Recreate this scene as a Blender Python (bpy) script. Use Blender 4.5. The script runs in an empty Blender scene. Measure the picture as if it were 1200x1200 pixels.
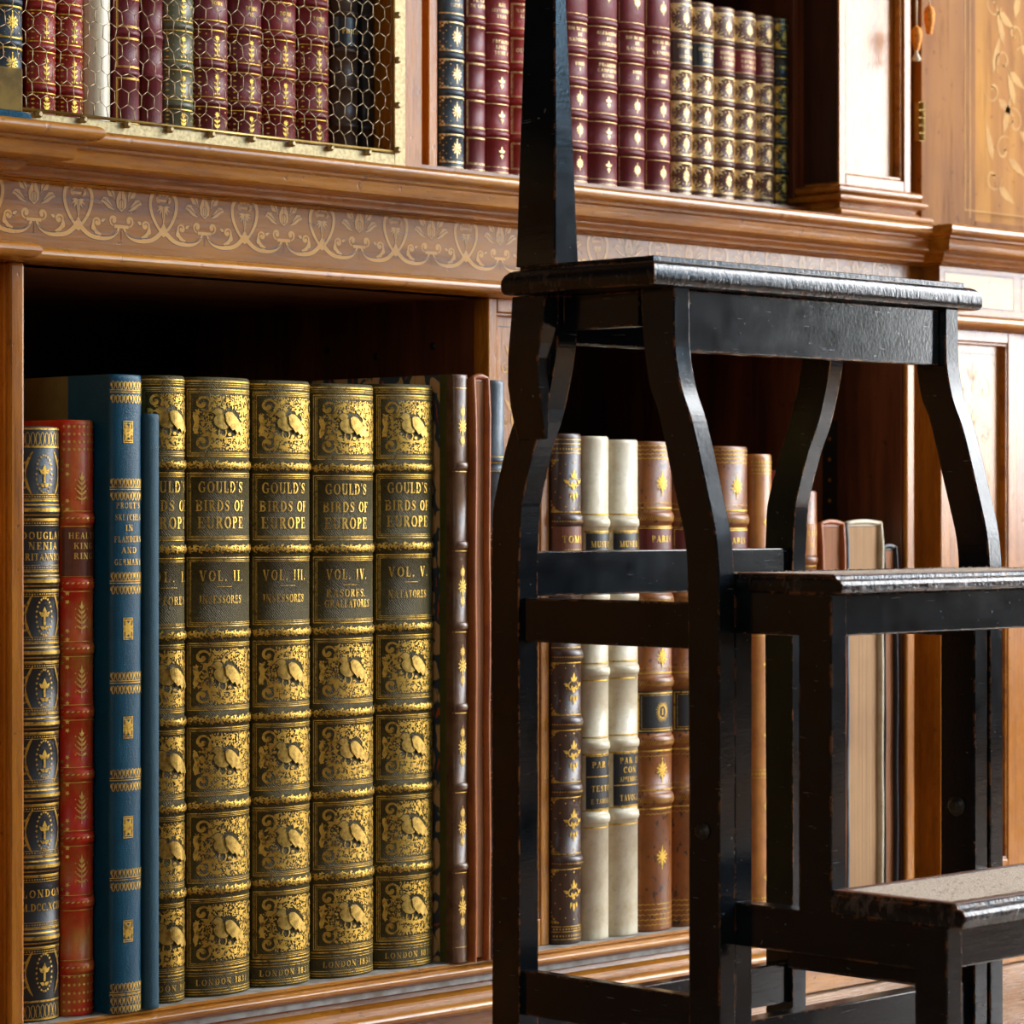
import bpy, math, random
from math import sin, cos, pi, sqrt, radians
random.seed(7)
C = bpy.context.scene.collection
S2 = math.sqrt(.5)
ZC = 0.498                       # camera height above the floor
FPX = 3500.0

def ratio(px):
    u = (px-600)/FPX
    return (1+u)/(1-u)
def xat(px, Y): return ratio(px)*Y
def hz(py, px, Y):               # height above the floor of a point on the plane Y
    u = (px-600)/FPX
    return ZC + (600-py)/(1-u)*Y/(FPX*S2)
def yz(px, py, X):               # point on a plane X
    u = (px-600)/FPX
    Y = X/ratio(px)
    d = X/(S2*(1+u))
    return (Y, ZC+(600-py)*d/FPX)

# ------------------------------------------------------------------ mesh collector
class MB:
    def __init__(s): s.v=[]; s.f=[]; s.m=[]; s.sm=[]
    def add(s, vs, fs, m=0, smooth=False):
        b=len(s.v); s.v.extend(vs)
        for f in fs: s.f.append([b+i for i in f]); s.m.append(m); s.sm.append(smooth)
    def box(s, x0,x1,y0,y1,z0,z1,m=0):
        v=[(x0,y0,z0),(x1,y0,z0),(x1,y1,z0),(x0,y1,z0),(x0,y0,z1),(x1,y0,z1),(x1,y1,z1),(x0,y1,z1)]
        s.add(v,[(3,2,1,0),(4,5,6,7),(0,1,5,4),(1,2,6,5),(2,3,7,6),(3,0,4,7)],m)
    def prism_yz(s, pts, x0, x1, m=0):      # outline in (y,z), extruded along x
        n=len(pts)
        a=sum(pts[i][0]*pts[(i+1)%n][1]-pts[(i+1)%n][0]*pts[i][1] for i in range(n))
        if a<0: pts=pts[::-1]
        v=[(x0,y,z) for y,z in pts]+[(x1,y,z) for y,z in pts]
        s.add(v,[list(range(n))[::-1], list(range(n,2*n))]+[(i,(i+1)%n,n+(i+1)%n,n+i) for i in range(n)],m)
    def prism_xy(s, pts, z0, z1, m=0):
        n=len(pts)
        a=sum(pts[i][0]*pts[(i+1)%n][1]-pts[(i+1)%n][0]*pts[i][1] for i in range(n))
        if a<0: pts=pts[::-1]
        v=[(x,y,z0) for x,y in pts]+[(x,y,z1) for x,y in pts]
        s.add(v,[list(range(n))[::-1], list(range(n,2*n))]+[(i,(i+1)%n,n+(i+1)%n,n+i) for i in range(n)],m)
    def tube(s, pts, r, n=6, m=0, caps=True):
        P=[tuple(p) for p in pts]; b=len(s.v); rings=[]
        for i,p in enumerate(P):
            q0=P[max(0,i-1)]; q1=P[min(len(P)-1,i+1)]
            d=[q1[k]-q0[k] for k in range(3)]; L=sqrt(sum(c*c for c in d)) or 1; d=[c/L for c in d]
            a=(0,1,0) if abs(d[1])<.8 else (1,0,0)
            u=[d[1]*a[2]-d[2]*a[1], d[2]*a[0]-d[0]*a[2], d[0]*a[1]-d[1]*a[0]]
            L=sqrt(sum(c*c for c in u)); u=[c/L for c in u]
            w=[d[1]*u[2]-d[2]*u[1], d[2]*u[0]-d[0]*u[2], d[0]*u[1]-d[1]*u[0]]
            rr=r[i] if isinstance(r,(list,tuple)) else r
            for k in range(n):
                t=2*pi*k/n
                s.v.append(tuple(p[j]+rr*(cos(t)*u[j]+sin(t)*w[j]) for j in range(3)))
        for i in range(len(P)-1):
            for k in range(n):
                s.f.append([b+i*n+k, b+i*n+(k+1)%n, b+(i+1)*n+(k+1)%n, b+(i+1)*n+k]); s.m.append(m); s.sm.append(True)
        if caps:
            s.f.append([b+k for k in range(n)][::-1]); s.m.append(m); s.sm.append(False)
            s.f.append([b+(len(P)-1)*n+k for k in range(n)]); s.m.append(m); s.sm.append(False)
    def lathe(s, prof, cx, cy, n=16, m=0, axis='z'):   # prof: (r, h)
        b=len(s.v)
        for r,h in prof:
            for k in range(n):
                t=2*pi*k/n
                if axis=='z': s.v.append((cx+r*cos(t), cy+r*sin(t), h))
                elif axis=='x': s.v.append((h, cx+r*cos(t), cy+r*sin(t)))
                else: s.v.append((cx+r*cos(t), h, cy+r*sin(t)))
        for i in range(len(prof)-1):
            for k in range(n):
                s.f.append([b+i*n+k, b+i*n+(k+1)%n, b+(i+1)*n+(k+1)%n, b+(i+1)*n+k]); s.m.append(m); s.sm.append(True)
        s.f.append([b+k for k in range(n)]); s.m.append(m); s.sm.append(False)
        s.f.append([b+(len(prof)-1)*n+k for k in range(n)]); s.m.append(m); s.sm.append(False)
    def build(s, name, mats, parent=None, bevel=0, angle=None):
        if not isinstance(mats,(list,tuple)): mats=[mats]
        o0=parent_origin(parent)
        me=bpy.data.meshes.new(name)
        me.from_pydata([(x-o0[0],y-o0[1],z-o0[2]) for x,y,z in s.v],[],s.f)
        for mt in mats: me.materials.append(mt)
        me.polygons.foreach_set('material_index', s.m)
        if angle is not None:
            me.polygons.foreach_set('use_smooth',[True]*len(s.f))
        else: me.polygons.foreach_set('use_smooth', s.sm)
        me.update()
        if angle is not None: me.set_sharp_from_angle(angle=radians(angle))
        ob=bpy.data.objects.new(name,me); C.objects.link(ob)
        if parent: ob.parent=parent
        if bevel:
            b=ob.modifiers.new('bevel','BEVEL'); b.width=bevel; b.segments=2; b.limit_method='ANGLE'; b.angle_limit=radians(50)
        return ob
def parent_origin(p):
    o=[0,0,0]
    while p:
        for k in range(3): o[k]+=p.location[k]
        p=p.parent
    return o
def thing(name, label, cat, loc=(0,0,0), group=None):
    o=bpy.data.objects.new(name,None); o.empty_display_size=.05; C.objects.link(o)
    o.location=loc; o['label']=label; o['category']=cat
    if group: o['group']=group
    return o
def tag(o,label,cat,group=None):
    o['label']=label; o['category']=cat
    if group: o['group']=group
    return o
def struct(o): o['kind']='structure'; return o

# ------------------------------------------------------------------ materials
def newmat(name):
    m=bpy.data.materials.new(name); m.use_nodes=True; nt=m.node_tree
    return m, nt, nt.nodes['Principled BSDF']
def N(nt,t,**k):
    n=nt.nodes.new(t)
    for a,b in k.items():
        if a.startswith('i_'): n.inputs[a[2:].replace('_',' ')].default_value=b
        else: setattr(n,a,b)
    return n
def ramp(nt,fac,stops):
    r=nt.nodes.new('ShaderNodeValToRGB'); e=r.color_ramp.elements
    while len(e)<len(stops): e.new(.5)
    for i,(p,c) in enumerate(stops): e[i].position=p; e[i].color=(*c,1)
    nt.links.new(fac,r.inputs[0]); return r.outputs[0]
def coords(nt,scale):
    tc=N(nt,'ShaderNodeTexCoord'); mp=N(nt,'ShaderNodeMapping'); mp.inputs['Scale'].default_value=scale
    nt.links.new(tc.outputs['Object'],mp.inputs[0]); return mp.outputs[0]
def noise(nt,vec,scale,detail=5,rough=.55,dist=0):
    n=N(nt,'ShaderNodeTexNoise'); nt.links.new(vec,n.inputs['Vector'])
    n.inputs['Scale'].default_value=scale; n.inputs['Detail'].default_value=detail
    n.inputs['Roughness'].default_value=rough; n.inputs['Distortion'].default_value=dist
    return n.outputs['Fac']
def bump(nt,b,h,strength,dist=.001):
    n=N(nt,'ShaderNodeBump'); n.inputs['Strength'].default_value=strength; n.inputs['Distance'].default_value=dist
    nt.links.new(h,n.inputs['Height']); nt.links.new(n.outputs[0],b.inputs['Normal']); return n
def mixc(nt,fac,a,b,mode='MIX'):
    m=N(nt,'ShaderNodeMix',data_type='RGBA',blend_type=mode)
    for inp,v in ((m.inputs[0],fac),(m.inputs[6],a),(m.inputs[7],b)):
        if hasattr(v,'is_linked') or hasattr(v,'links'): nt.links.new(v,inp)
        elif isinstance(v,tuple): inp.default_value=(*v,1)
        else: inp.default_value=v
    return m.outputs[2]
def math_(nt,op,a,b=None,clamp=False):
    m=N(nt,'ShaderNodeMath',operation=op); m.use_clamp=clamp
    for i,v in ((0,a),(1,b)):
        if v is None: continue
        if hasattr(v,'links'): nt.links.new(v,m.inputs[i])
        else: m.inputs[i].default_value=v
    return m.outputs[0]

def wood(name,c0,c1,c2,axis='x',rough=.32,coat=.25,grain=1.0,bmp=.25,knots=0,spec=.5):
    m,nt,b=newmat(name)
    sc={'x':(1.2,14,14),'z':(14,14,1.2),'y':(14,1.2,14)}[axis]
    v=coords(nt,tuple(s*grain for s in sc))
    a=noise(nt,v,3.0,8,.62,.6); f=noise(nt,v,22,3,.6)
    big=noise(nt,coords(nt,(3,3,3)),1.6,3)
    col=ramp(nt,a,[(.28,c0),(.5,c1),(.74,c2)])
    pores=ramp(nt,f,[(.30,(.45,.40,.36)),(.46,(1,1,1))])
    col=mixc(nt,.55,col,pores,'MULTIPLY')
    tone=ramp(nt,big,[(.3,(.72,.66,.62)),(.62,(1.08,1.05,1.0))])
    col=mixc(nt,.8,col,tone,'MULTIPLY')
    # dents and bruises of age
    d=noise(nt,coords(nt,(85,85,85)),1.0,3,.55); dent=ramp(nt,d,[(.30,(.45,.38,.32)),(.345,(1,1,1))])
    col=mixc(nt,.7,col,dent,'MULTIPLY')
    nt.links.new(col,b.inputs['Base Color'])
    rr=N(nt,'ShaderNodeMapRange'); nt.links.new(f,rr.inputs[0]); rr.inputs[3].default_value=rough+.14; rr.inputs[4].default_value=rough-.06
    nt.links.new(rr.outputs[0],b.inputs['Roughness'])
    b.inputs['Coat Weight'].default_value=coat; b.inputs['Coat Roughness'].default_value=.22
    b.inputs['Specular IOR Level'].default_value=spec
    h=math_(nt,'ADD',f,math_(nt,'MULTIPLY',dent,1.5))
    bump(nt,b,h,bmp,.0006)
    return m
def leather(name,c,c2=None,rough=.38,scale=1.0,coat=.12,mott=.5,bmp=.4,cross=False,speck=None,spec=.36):
    m,nt,b=newmat(name); c2=c2 or tuple(x*.55 for x in c)
    v=coords(nt,(1,1,1))
    big=noise(nt,v,38*scale,5,.6); fine=noise(nt,v,900,3,.6)
    col=ramp(nt,big,[(.33,c2),(.58,c)])
    col=mixc(nt,mott,c,col)
    wear=noise(nt,v,160,4,.7)
    if speck:
        sp=noise(nt,coords(nt,(1,1,.6)),210*scale,2,.5); sf=ramp(nt,sp,[(.60,(0,0,0)),(.66,(1,1,1))])
        col=mixc(nt,sf,col,speck)
    ws=ramp(nt,wear,[(.34,(.6,.55,.5)),(.45,(1,1,1))])
    col=mixc(nt,.35,col,ws,'MULTIPLY')
    nt.links.new(col,b.inputs['Base Color'])
    b.inputs['Roughness'].default_value=rough; b.inputs['Coat Weight'].default_value=coat; b.inputs['Coat Roughness'].default_value=.25
    b.inputs['Specular IOR Level'].default_value=spec
    h=fine
    if cross:
        w=N(nt,'ShaderNodeTexWave'); w.inputs['Scale'].default_value=200; w.inputs['Distortion'].default_value=5; w.inputs['Detail'].default_value=2; w.inputs['Detail Scale'].default_value=3
        mp=N(nt,'ShaderNodeMapping'); mp.inputs['Rotation'].default_value=(0,radians(38),0); nt.links.new(v,mp.inputs[0]); nt.links.new(mp.outputs[0],w.inputs[0])
        h=math_(nt,'ADD',fine,w.outputs['Fac'])
    bump(nt,b,h,bmp,.0005)
    return m
def gold(name,c=(.56,.335,.055),rough=.42,metal=.8,worn=.35,dark=(.16,.085,.014)):
    m,nt,b=newmat(name); v=coords(nt,(1,1,1))
    n=noise(nt,v,240,4,.6); n2=noise(nt,v,1400,2)
    col=ramp(nt,n,[(.5-worn*.5,dark),(.5-worn*.5+.16,c)])
    nt.links.new(col,b.inputs['Base Color']); b.inputs['Metallic'].default_value=metal
    b.inputs['Roughness'].default_value=rough
    bump(nt,b,n2,.5,.0004)
    return m
def plain(name,c,rough=.5,metal=0,coat=0,nz=0,scale=60,c2=None,bmp=.1,spec=.5):
    m,nt,b=newmat(name); b.inputs['Roughness'].default_value=rough; b.inputs['Metallic'].default_value=metal; b.inputs['Coat Weight'].default_value=coat
    b.inputs['Specular IOR Level'].default_value=spec
    v=coords(nt,(1,1,1)); n=noise(nt,v,scale,4)
    c2=c2 or tuple(x*.75 for x in c)
    col=ramp(nt,n,[(.35,c2),(.6,c)]); nt.links.new(col,b.inputs['Base Color'])
    bump(nt,b,n,bmp,.0006)
    return m
def pages(name,c=(.55,.40,.24)):
    m,nt,b=newmat(name); v=coords(nt,(900,6,3)); n=noise(nt,v,1,3,.7)
    v2=coords(nt,(6,6,4)); n2=noise(nt,v2,2,3)
    col=ramp(nt,n,[(.3,tuple(x*.45 for x in c)),(.6,c)]); col=mixc(nt,.6,col,ramp(nt,n2,[(.3,(.6,.5,.42)),(.6,(1,1,1))]),'MULTIPLY')
    nt.links.new(col,b.inputs['Base Color']); b.inputs['Roughness'].default_value=.75; bump(nt,b,n,.6,.0006)
    return m
def blackpaint(name,chip=0):
    m,nt,b=newmat(name)
    v=coords(nt,(1,1,1)); n=noise(nt,v,45,5,.6); fine=noise(nt,v,300,3,.7)
    sc=noise(nt,coords(nt,(7,7,90)),5,3,.6); scr=ramp(nt,sc,[(.695,(0,0,0)),(.73,(1,1,1))])
    spk=ramp(nt,noise(nt,v,210,2,.5),[(.74,(0,0,0)),(.77,(1,1,1))])
    bv=N(nt,'ShaderNodeBevel',samples=4); bv.inputs['Radius'].default_value=.003
    geo=N(nt,'ShaderNodeNewGeometry')
    vm=N(nt,'ShaderNodeVectorMath',operation='DOT_PRODUCT'); nt.links.new(bv.outputs[0],vm.inputs[0]); nt.links.new(geo.outputs['Normal'],vm.inputs[1])
    e=math_(nt,'SUBTRACT',1.0,vm.outputs['Value']); e=math_(nt,'MULTIPLY',e,3.4)
    e=math_(nt,'MULTIPLY',e,ramp(nt,noise(nt,v,70,5,.75),[(.50,(0,0,0)),(.58,(1,1,1))]),True)
    col=ramp(nt,n,[(.3,(.0022,.0032,.0045)),(.7,(.0045,.0075,.0105))])
    col=mixc(nt,math_(nt,'MULTIPLY',math_(nt,'ADD',scr,spk,True),.35),col,(.22,.25,.28))
    col=mixc(nt,math_(nt,'MULTIPLY',e,.85),col,(.42,.15,.04))
    if chip:
        mpn=N(nt,'ShaderNodeMapping'); mpn.inputs['Rotation'].default_value=(0,radians(35),0); mpn.inputs['Scale'].default_value=(1,1,.45); nt.links.new(v,mpn.inputs[0])
        cn=noise(nt,mpn.outputs[0],170,4,.65); area_=noise(nt,coords(nt,(1,1,1)),14,2)
        cm=math_(nt,'MULTIPLY',ramp(nt,cn,[(.50,(0,0,0)),(.58,(1,1,1))]),ramp(nt,area_,[(.42,(0,0,0)),(.56,(1,1,1))]))
        col=mixc(nt,math_(nt,'MULTIPLY',cm,.16*chip),col,(.40,.30,.26))
    nt.links.new(col,b.inputs['Base Color'])
    rr=N(nt,'ShaderNodeMapRange'); nt.links.new(n,rr.inputs[0]); rr.inputs[3].default_value=.10; rr.inputs[4].default_value=.21
    nt.links.new(rr.outputs[0],b.inputs['Roughness']); b.inputs['Coat Weight'].default_value=0; b.inputs['Specular IOR Level'].default_value=.32
    hh=math_(nt,'ADD',fine,math_(nt,'MULTIPLY',noise(nt,coords(nt,(25,25,260)),1,3),.8))
    if chip: hh=math_(nt,'ADD',hh,math_(nt,'MULTIPLY',cn,5.0*chip))
    bump(nt,b,hh,.12 if not chip else .35,.0006)
    return m
def marbled(name):
    m,nt,b=newmat(name); v=coords(nt,(1,1,1))
    vo=N(nt,'ShaderNodeTexVoronoi'); vo.inputs['Scale'].default_value=75; 
    mp=N(nt,'ShaderNodeMapping'); mp.inputs['Scale'].default_value=(1,1,.6)
    add=N(nt,'ShaderNodeVectorMath',operation='ADD'); nz=N(nt,'ShaderNodeTexNoise'); nz.inputs['Scale'].default_value=40; nt.links.new(v,nz.inputs[0])
    sc=N(nt,'ShaderNodeVectorMath',operation='SCALE'); sc.inputs['Scale'].default_value=.02; nt.links.new(nz.outputs['Color'],sc.inputs[0])
    nt.links.new(v,mp.inputs[0]); nt.links.new(mp.outputs[0],add.inputs[0]); nt.links.new(sc.outputs[0],add.inputs[1]); nt.links.new(add.outputs[0],vo.inputs['Vector'])
    col=ramp(nt,vo.outputs['Distance'],[(.0,(.70,.36,.16)),(.50,(.60,.34,.11)),(.56,(.05,.07,.08)),(.78,(.05,.06,.06)),(.84,(.5,.09,.02))])
    nt.links.new(col,b.inputs['Base Color']); b.inputs['Roughness'].default_value=.45
    return m
# ------------------------------------------------------------------ flat ornament (lists of polygons in the plane)
def ribbon(pts, w):
    out=[]; n=len(pts); L=[];R=[]
    for i,p in enumerate(pts):
        a=pts[max(0,i-1)]; c=pts[min(n-1,i+1)]
        dx,dy=c[0]-a[0],c[1]-a[1]; l=sqrt(dx*dx+dy*dy) or 1
        ww=(w[i] if isinstance(w,(list,tuple)) else w)/2
        L.append((p[0]-dy/l*ww,p[1]+dx/l*ww)); R.append((p[0]+dy/l*ww,p[1]-dx/l*ww))
    for i in range(n-1): out.append([L[i],R[i],R[i+1],L[i+1]])
    return out
def circ(x,y,r,n=8,ry=None,a0=0): ry=ry or r; return [(x+r*cos(a0+2*pi*k/n), y+ry*sin(a0+2*pi*k/n)) for k in range(n)]
def rect(x0,x1,y0,y1): return [(x0,y0),(x1,y0),(x1,y1),(x0,y1)]
def flower(x,y,r,n=5,a=0): return [(x+(r if k%2 else r*.45)*cos(a+pi*k/n), y+(r if k%2 else r*.45)*sin(a+pi*k/n)) for k in range(2*n)]
def leaf(x,y,a,l,w):
    p=[(0,0),(.25*l,.5*w),(.55*l,.42*w),(l,0),(.55*l,-.42*w),(.25*l,-.5*w)]
    return [(x+u*cos(a)-v*sin(a), y+u*sin(a)+v*cos(a)) for u,v in p]
def spiral(x,y,r,a0,turns,w,sgn=1,n=16):
    pts=[]; ws=[]
    for i in range(n+1):
        t=i/n; a=a0+sgn*turns*2*pi*t; rr=r*(1-.85*t)
        pts.append((x+rr*cos(a),y+rr*sin(a))); ws.append(w*(.5+.9*t))
    return ribbon(pts,ws)+[circ(pts[-1][0],pts[-1][1],w*.9,6)]
def mirror(ps,x=True,y=False): return [[((-u if x else u),(-v if y else v)) for u,v in p] for p in ps]
def shift(ps,dx,dy,s=1,sy=None): sy=sy or s; return [[(u*s+dx,v*sy+dy) for u,v in p] for p in ps]
def sym4(ps): return ps+mirror(ps)+mirror(ps,False,True)+mirror(ps,True,True)
def frame(x0,x1,y0,y1,w): return [rect(x0,x1,y0,y0+w),rect(x0,x1,y1-w,y1),rect(x0,x0+w,y0+w,y1-w),rect(x1-w,x1,y0+w,y1-w)]
def fleuron(s=1):           # upright lozenge-like flower, unit height 2
    q=[leaf(0,.12,pi/2,.85,.22),leaf(.1,.14,pi/3.2,.6,.16),leaf(.12,.05,0.25,.62,.18),circ(.36,.42,.09,6),circ(.52,.2,.09,6)]
    q=sym4(q)+[circ(0,0,.16,8),circ(0,.98,.08,6),circ(0,-.98,.08,6)]
    return shift(q,0,0,s)
def fleur(s=1):
    q=[leaf(0,-.1,pi/2,1.0,.42)]+sum([[leaf(sg*.08,.05,pi/2-sg*1.15,.62,.3),leaf(sg*.05,-.2,-pi/2+sg*.6,.45,.2)] for sg in (1,-1)],[])+[leaf(0,-.2,-pi/2,.7,.3)]
    return shift(q,0,0,s)
def monogram(s=1):
    q=[]
    for sg in (1,-1):
        q+=spiral(sg*.22,.12,.3,pi/2 if sg>0 else pi/2,.75,.09,-sg,12)
        q+=[leaf(sg*.45,.15,pi*.15 if sg>0 else pi*.85,.42,.2),leaf(sg*.2,-.35,-pi/2+sg*.3,.4,.16),leaf(sg*.1,.4,pi/2-sg*.5,.35,.15)]
    q+=[leaf(0,.35,pi/2,.62,.25),leaf(0,-.4,-pi/2,.55,.22),circ(0,0,.12,8)]+spiral(0,-.1,.24,0,.9,.08,1,12)
    return shift(q,0,0,s)
def bird(s=1):
    body=[(-.62,.1),(-.55,-.25),(-.3,-.5),(0,-.55),(.2,-.42),(.3,-.2),(.15,.25),(-.05,.5),(-.3,.38),(-.5,.33)]
    head=circ(-.40,.60,.25,12)
    beak=[(-.58,.74),(-.78,.54),(-.64,.52),(-.52,.45)]
    wing=[(-.02,.50),(.14,.64),(.38,.58),(.62,.32),(.90,-.08),(1.24,-.74),(1.08,-.72),(.98,-.88),(.84,-.64),(.72,-.80),(.56,-.52),(.42,-.62),(.24,-.34),(.04,-.05)]
    return shift([body,head,beak,wing],0,0,s), shift([ribbon([(-.3,-.5),(-.34,-.8),(-.2,-1.02),(0,-1.0),(.1,-.75),(.05,-.5)],.08)][0]+ribbon([(-.75,-1.05),(0,-1.1),(1.0,-1.04)],.09)+[circ(.3,-.85,.12,8)],0,0,s)

# --- letters drawn as thick and thin strokes
def _letters():
    T=.2;t=.075
    D={}
    def st(x0,y0,x1,y1,w): return ribbon([(x0,y0),(x1,y1)],w)
    def V(x,w=T,y0=0,y1=1,sf=True):
        r=st(x,y0,x,y1,w)
        if sf: r+= [rect(x-.19,x+.19,y0,y0+.06),rect(x-.19,x+.19,y1-.06,y1)]
        return r
    def arc(cx,cy,rx,ry,a0,a1,n=10,T=T):
        pts=[];ws=[]
        for i in range(n+1):
            a=radians(a0+(a1-a0)*i/n); pts.append((cx+rx*cos(a),cy+ry*sin(a))); ws.append(t+(T-t)*abs(cos(a)))
        return ribbon(pts,ws)
    h=lambda x0,x1,y:[rect(x0,x1,y-.035,y+.035)]
    D['A']=(.86,st(.1,0,.42,1,t)+st(.42,1,.72,0,T)+h(.2,.62,.34)+h(0,.24,.03)+h(.56,.88,.03))
    D['B']=(.78,V(.18)+arc(.26,.745,.33,.225,90,-90)+arc(.26,.27,.38,.24,90,-90)+h(.18,.3,.965)+h(.18,.3,.51)+h(.18,.3,.035))
    D['C']=(.8,arc(.44,.5,.34,.46,48,312,16)+[rect(.66,.72,.62,.98)])
    D['D']=(.86,V(.18)+arc(.28,.5,.46,.465,90,-90,14)+h(.18,.3,.965)+h(.18,.3,.035))
    D['E']=(.74,V(.18)+h(.1,.66,.965)+h(.1,.7,.035)+h(.18,.5,.51)+[rect(.61,.67,.72,.98),rect(.64,.7,.02,.3),rect(.46,.51,.38,.64)])
    D['F']=(.7,V(.18)+h(.1,.66,.965)+h(.18,.5,.51)+[rect(.61,.67,.72,.98),rect(.46,.51,.38,.64)])
    D['G']=(.86,arc(.44,.5,.34,.46,48,300,16)+[rect(.66,.72,.66,.98)]+st(.68,.06,.68,.42,T*.85)+h(.52,.84,.42))
    D['H']=(.94,V(.18)+V(.74)+h(.18,.74,.51)); D['I']=(.4,V(.2))
    D['K']=(.86,V(.18)+st(.3,.45,.72,.97,t)+st(.42,.58,.74,.03,T)+h(.58,.86,.03)+h(.58,.84,.97))
    D['L']=(.7,V(.18)+h(.1,.66,.035)+[rect(.6,.66,.02,.34)])
    D['M']=(1.06,V(.12,t)+st(.14,1,.48,.02,T)+st(.48,.02,.82,1,t)+V(.86)); D['N']=(.9,V(.14,t)+st(.14,1,.72,0,T)+V(.74,t))
    D['O']=(.88,arc(.44,.5,.34,.46,0,360,22)); D['Q']=(.88,arc(.44,.5,.34,.46,0,360,22)+st(.45,.15,.75,-.15,T))
    D['P']=(.74,V(.18)+arc(.26,.73,.34,.24,90,-90)+h(.18,.3,.965)+h(.18,.3,.49))
    D['R']=(.84,V(.18)+arc(.26,.745,.33,.225,90,-90)+h(.18,.3,.965)+h(.18,.3,.51)+st(.42,.5,.72,.02,T)+h(.62,.84,.03))
    D['S']=(.7,ribbon([(.62,.72),(.52,.92),(.34,.96),(.17,.86),(.15,.68),(.3,.55),(.46,.46),(.58,.3),(.52,.1),(.34,.04),(.16,.1),(.08,.28)],[.05,.07,.07,.1,.16,T,T,.16,.1,.07,.07,.05])+[rect(.6,.65,.66,.96),rect(.07,.12,.04,.36)])
    D['T']=(.82,V(.41)+h(.06,.76,.965)+[rect(.04,.09,.7,1),rect(.73,.78,.7,1)])
    D['U']=(.86,V(.18,T,.25)+V(.7,t,.25)+arc(.44,.28,.26,.25,180,360,8)); D['U']=(.86,[p for p in D['U'][1] if not (abs(p[0][1]-.25)<1e-6 and abs(p[2][1]-.31)<1e-6)])
    D['V']=(.84,st(.12,1,.44,0,T)+st(.44,0,.72,1,t)+h(0,.28,.97)+h(.58,.86,.97)); D['W']=(1.2,st(.12,1,.38,0,T)+st(.38,0,.6,.9,t)+st(.56,1,.82,0,T)+st(.82,0,1.06,1,t)+h(0,.26,.97)+h(.94,1.18,.97))
    D['X']=(.86,st(.12,1,.72,0,T)+st(.12,0,.7,1,t)+h(0,.24,.97)+h(.6,.84,.03)); D['Y']=(.84,st(.12,1,.44,.45,T)+st(.44,.45,.74,1,t)+V(.44,T,0,.5))
    D['1']=(.4,V(.2)); D['8']=(.66,arc(.33,.73,.2,.22,0,360,14)+arc(.33,.27,.24,.24,0,360,14)); D['3']=(.6,arc(.28,.73,.22,.22,140,-90,10)+arc(.28,.27,.25,.24,90,-140,10)); D['7']=(.6,h(.08,.56,.95)+st(.54,.95,.25,0,T*.8))
    D['.']=(.28,[circ(.12,.08,.1,8)]); D["'"]=(.24,[[(.08,1.02),(.2,1.02),(.12,.72)]]); D['-']=(.5,h(.05,.45,.45)); D[' ']=(.42,[])
    return D
LET=_letters()
def text(s, h, sp=.16, maxw=None, bold=1.0):
    x=0; out=[]
    for ch in s:
        w,ps=LET.get(ch,(.5,[])); out+=[[(u+x,v) for u,v in p] for p in ps]; x+=w+sp
    x-=sp; sx=h
    if maxw and x*h>maxw: sx=maxw/x
    return [[((u-x/2)*sx,(v-.5)*h) for u,v in p] for p in out]

# ------------------------------------------------------------------ curved spine surface
class Surf:
    def __init__(s,Xc,Yj,a,b,B):
        s.Xc,s.Yj,s.a,s.b,s.B=Xc,Yj,a,b,B
        n=60; s.th=[-pi/2+pi*i/n for i in range(n+1)]; s.arc=[0]; 
        for i in range(n):
            x0,y0=a*sin(s.th[i]),b*cos(s.th[i]); x1,y1=a*sin(s.th[i+1]),b*cos(s.th[i+1])
            s.arc.append(s.arc[-1]+sqrt((x1-x0)**2+(y1-y0)**2))
        s.L=s.arc[-1]/2
    def theta(s,q):
        q=min(max(q+s.L,0),2*s.L); lo,hi=0,len(s.arc)-1
        while hi-lo>1:
            mid=(lo+hi)//2
            if s.arc[mid]<=q: lo=mid
            else: hi=mid
        f=(q-s.arc[lo])/(s.arc[hi]-s.arc[lo]); return s.th[lo]+f*(s.th[hi]-s.th[lo])
    def at(s,th,z,off=0):
        x,y=s.a*sin(th),-s.b*cos(th); nx,ny=sin(th)/s.a,-cos(th)/s.b; l=sqrt(nx*nx+ny*ny)
        o=off*min(1,3*abs(cos(th))+.15)+s.B(z)*abs(cos(th))**1.2
        return (s.Xc+x+nx/l*o, s.Yj+y+ny/l*o, z)
    def pos(s,q,z,off=0): return s.at(s.theta(q),z,off)
def clipx(p,x,keep_right):
    out=[]; n=len(p)
    for i in range(n):
        a,b=p[i],p[(i+1)%n]
        ia=(a[0]>=x) if keep_right else (a[0]<=x); ib=(b[0]>=x) if keep_right else (b[0]<=x)
        if ia: out.append(a)
        if ia!=ib: t=(x-a[0])/(b[0]-a[0]); out.append((x,a[1]+t*(b[1]-a[1])))
    return out
def lay(mb,surf,polys,off,m,step=.004,rowz=None):
    off0=off
    for pi_,p in enumerate(polys):
        off=off0+(pi_%8)*1.1e-5
        xs=[q[0] for q in p]; x0,x1=min(xs),max(xs)
        if x1<-surf.L or x0>surf.L: continue
        if x1-x0>step*1.3:
            k=math.ceil((x1-x0)/step); parts=[]
            for i in range(k):
                c=clipx(clipx(p,x0+(x1-x0)*i/k,True),x0+(x1-x0)*(i+1)/k,False)
                if len(c)>2: parts.append(c)
        else: parts=[p]
        for c in parts:
            # orientation: counter-clockwise in (s,z) faces the viewer (-y)
            a=sum(c[i][0]*c[(i+1)%len(c)][1]-c[(i+1)%len(c)][0]*c[i][1] for i in range(len(c)))
            if abs(a)<1e-10: continue
            if a<0: c=c[::-1]
            mb.add([surf.pos(u,v,off) for u,v in c],[list(range(len(c)))],m)
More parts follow.
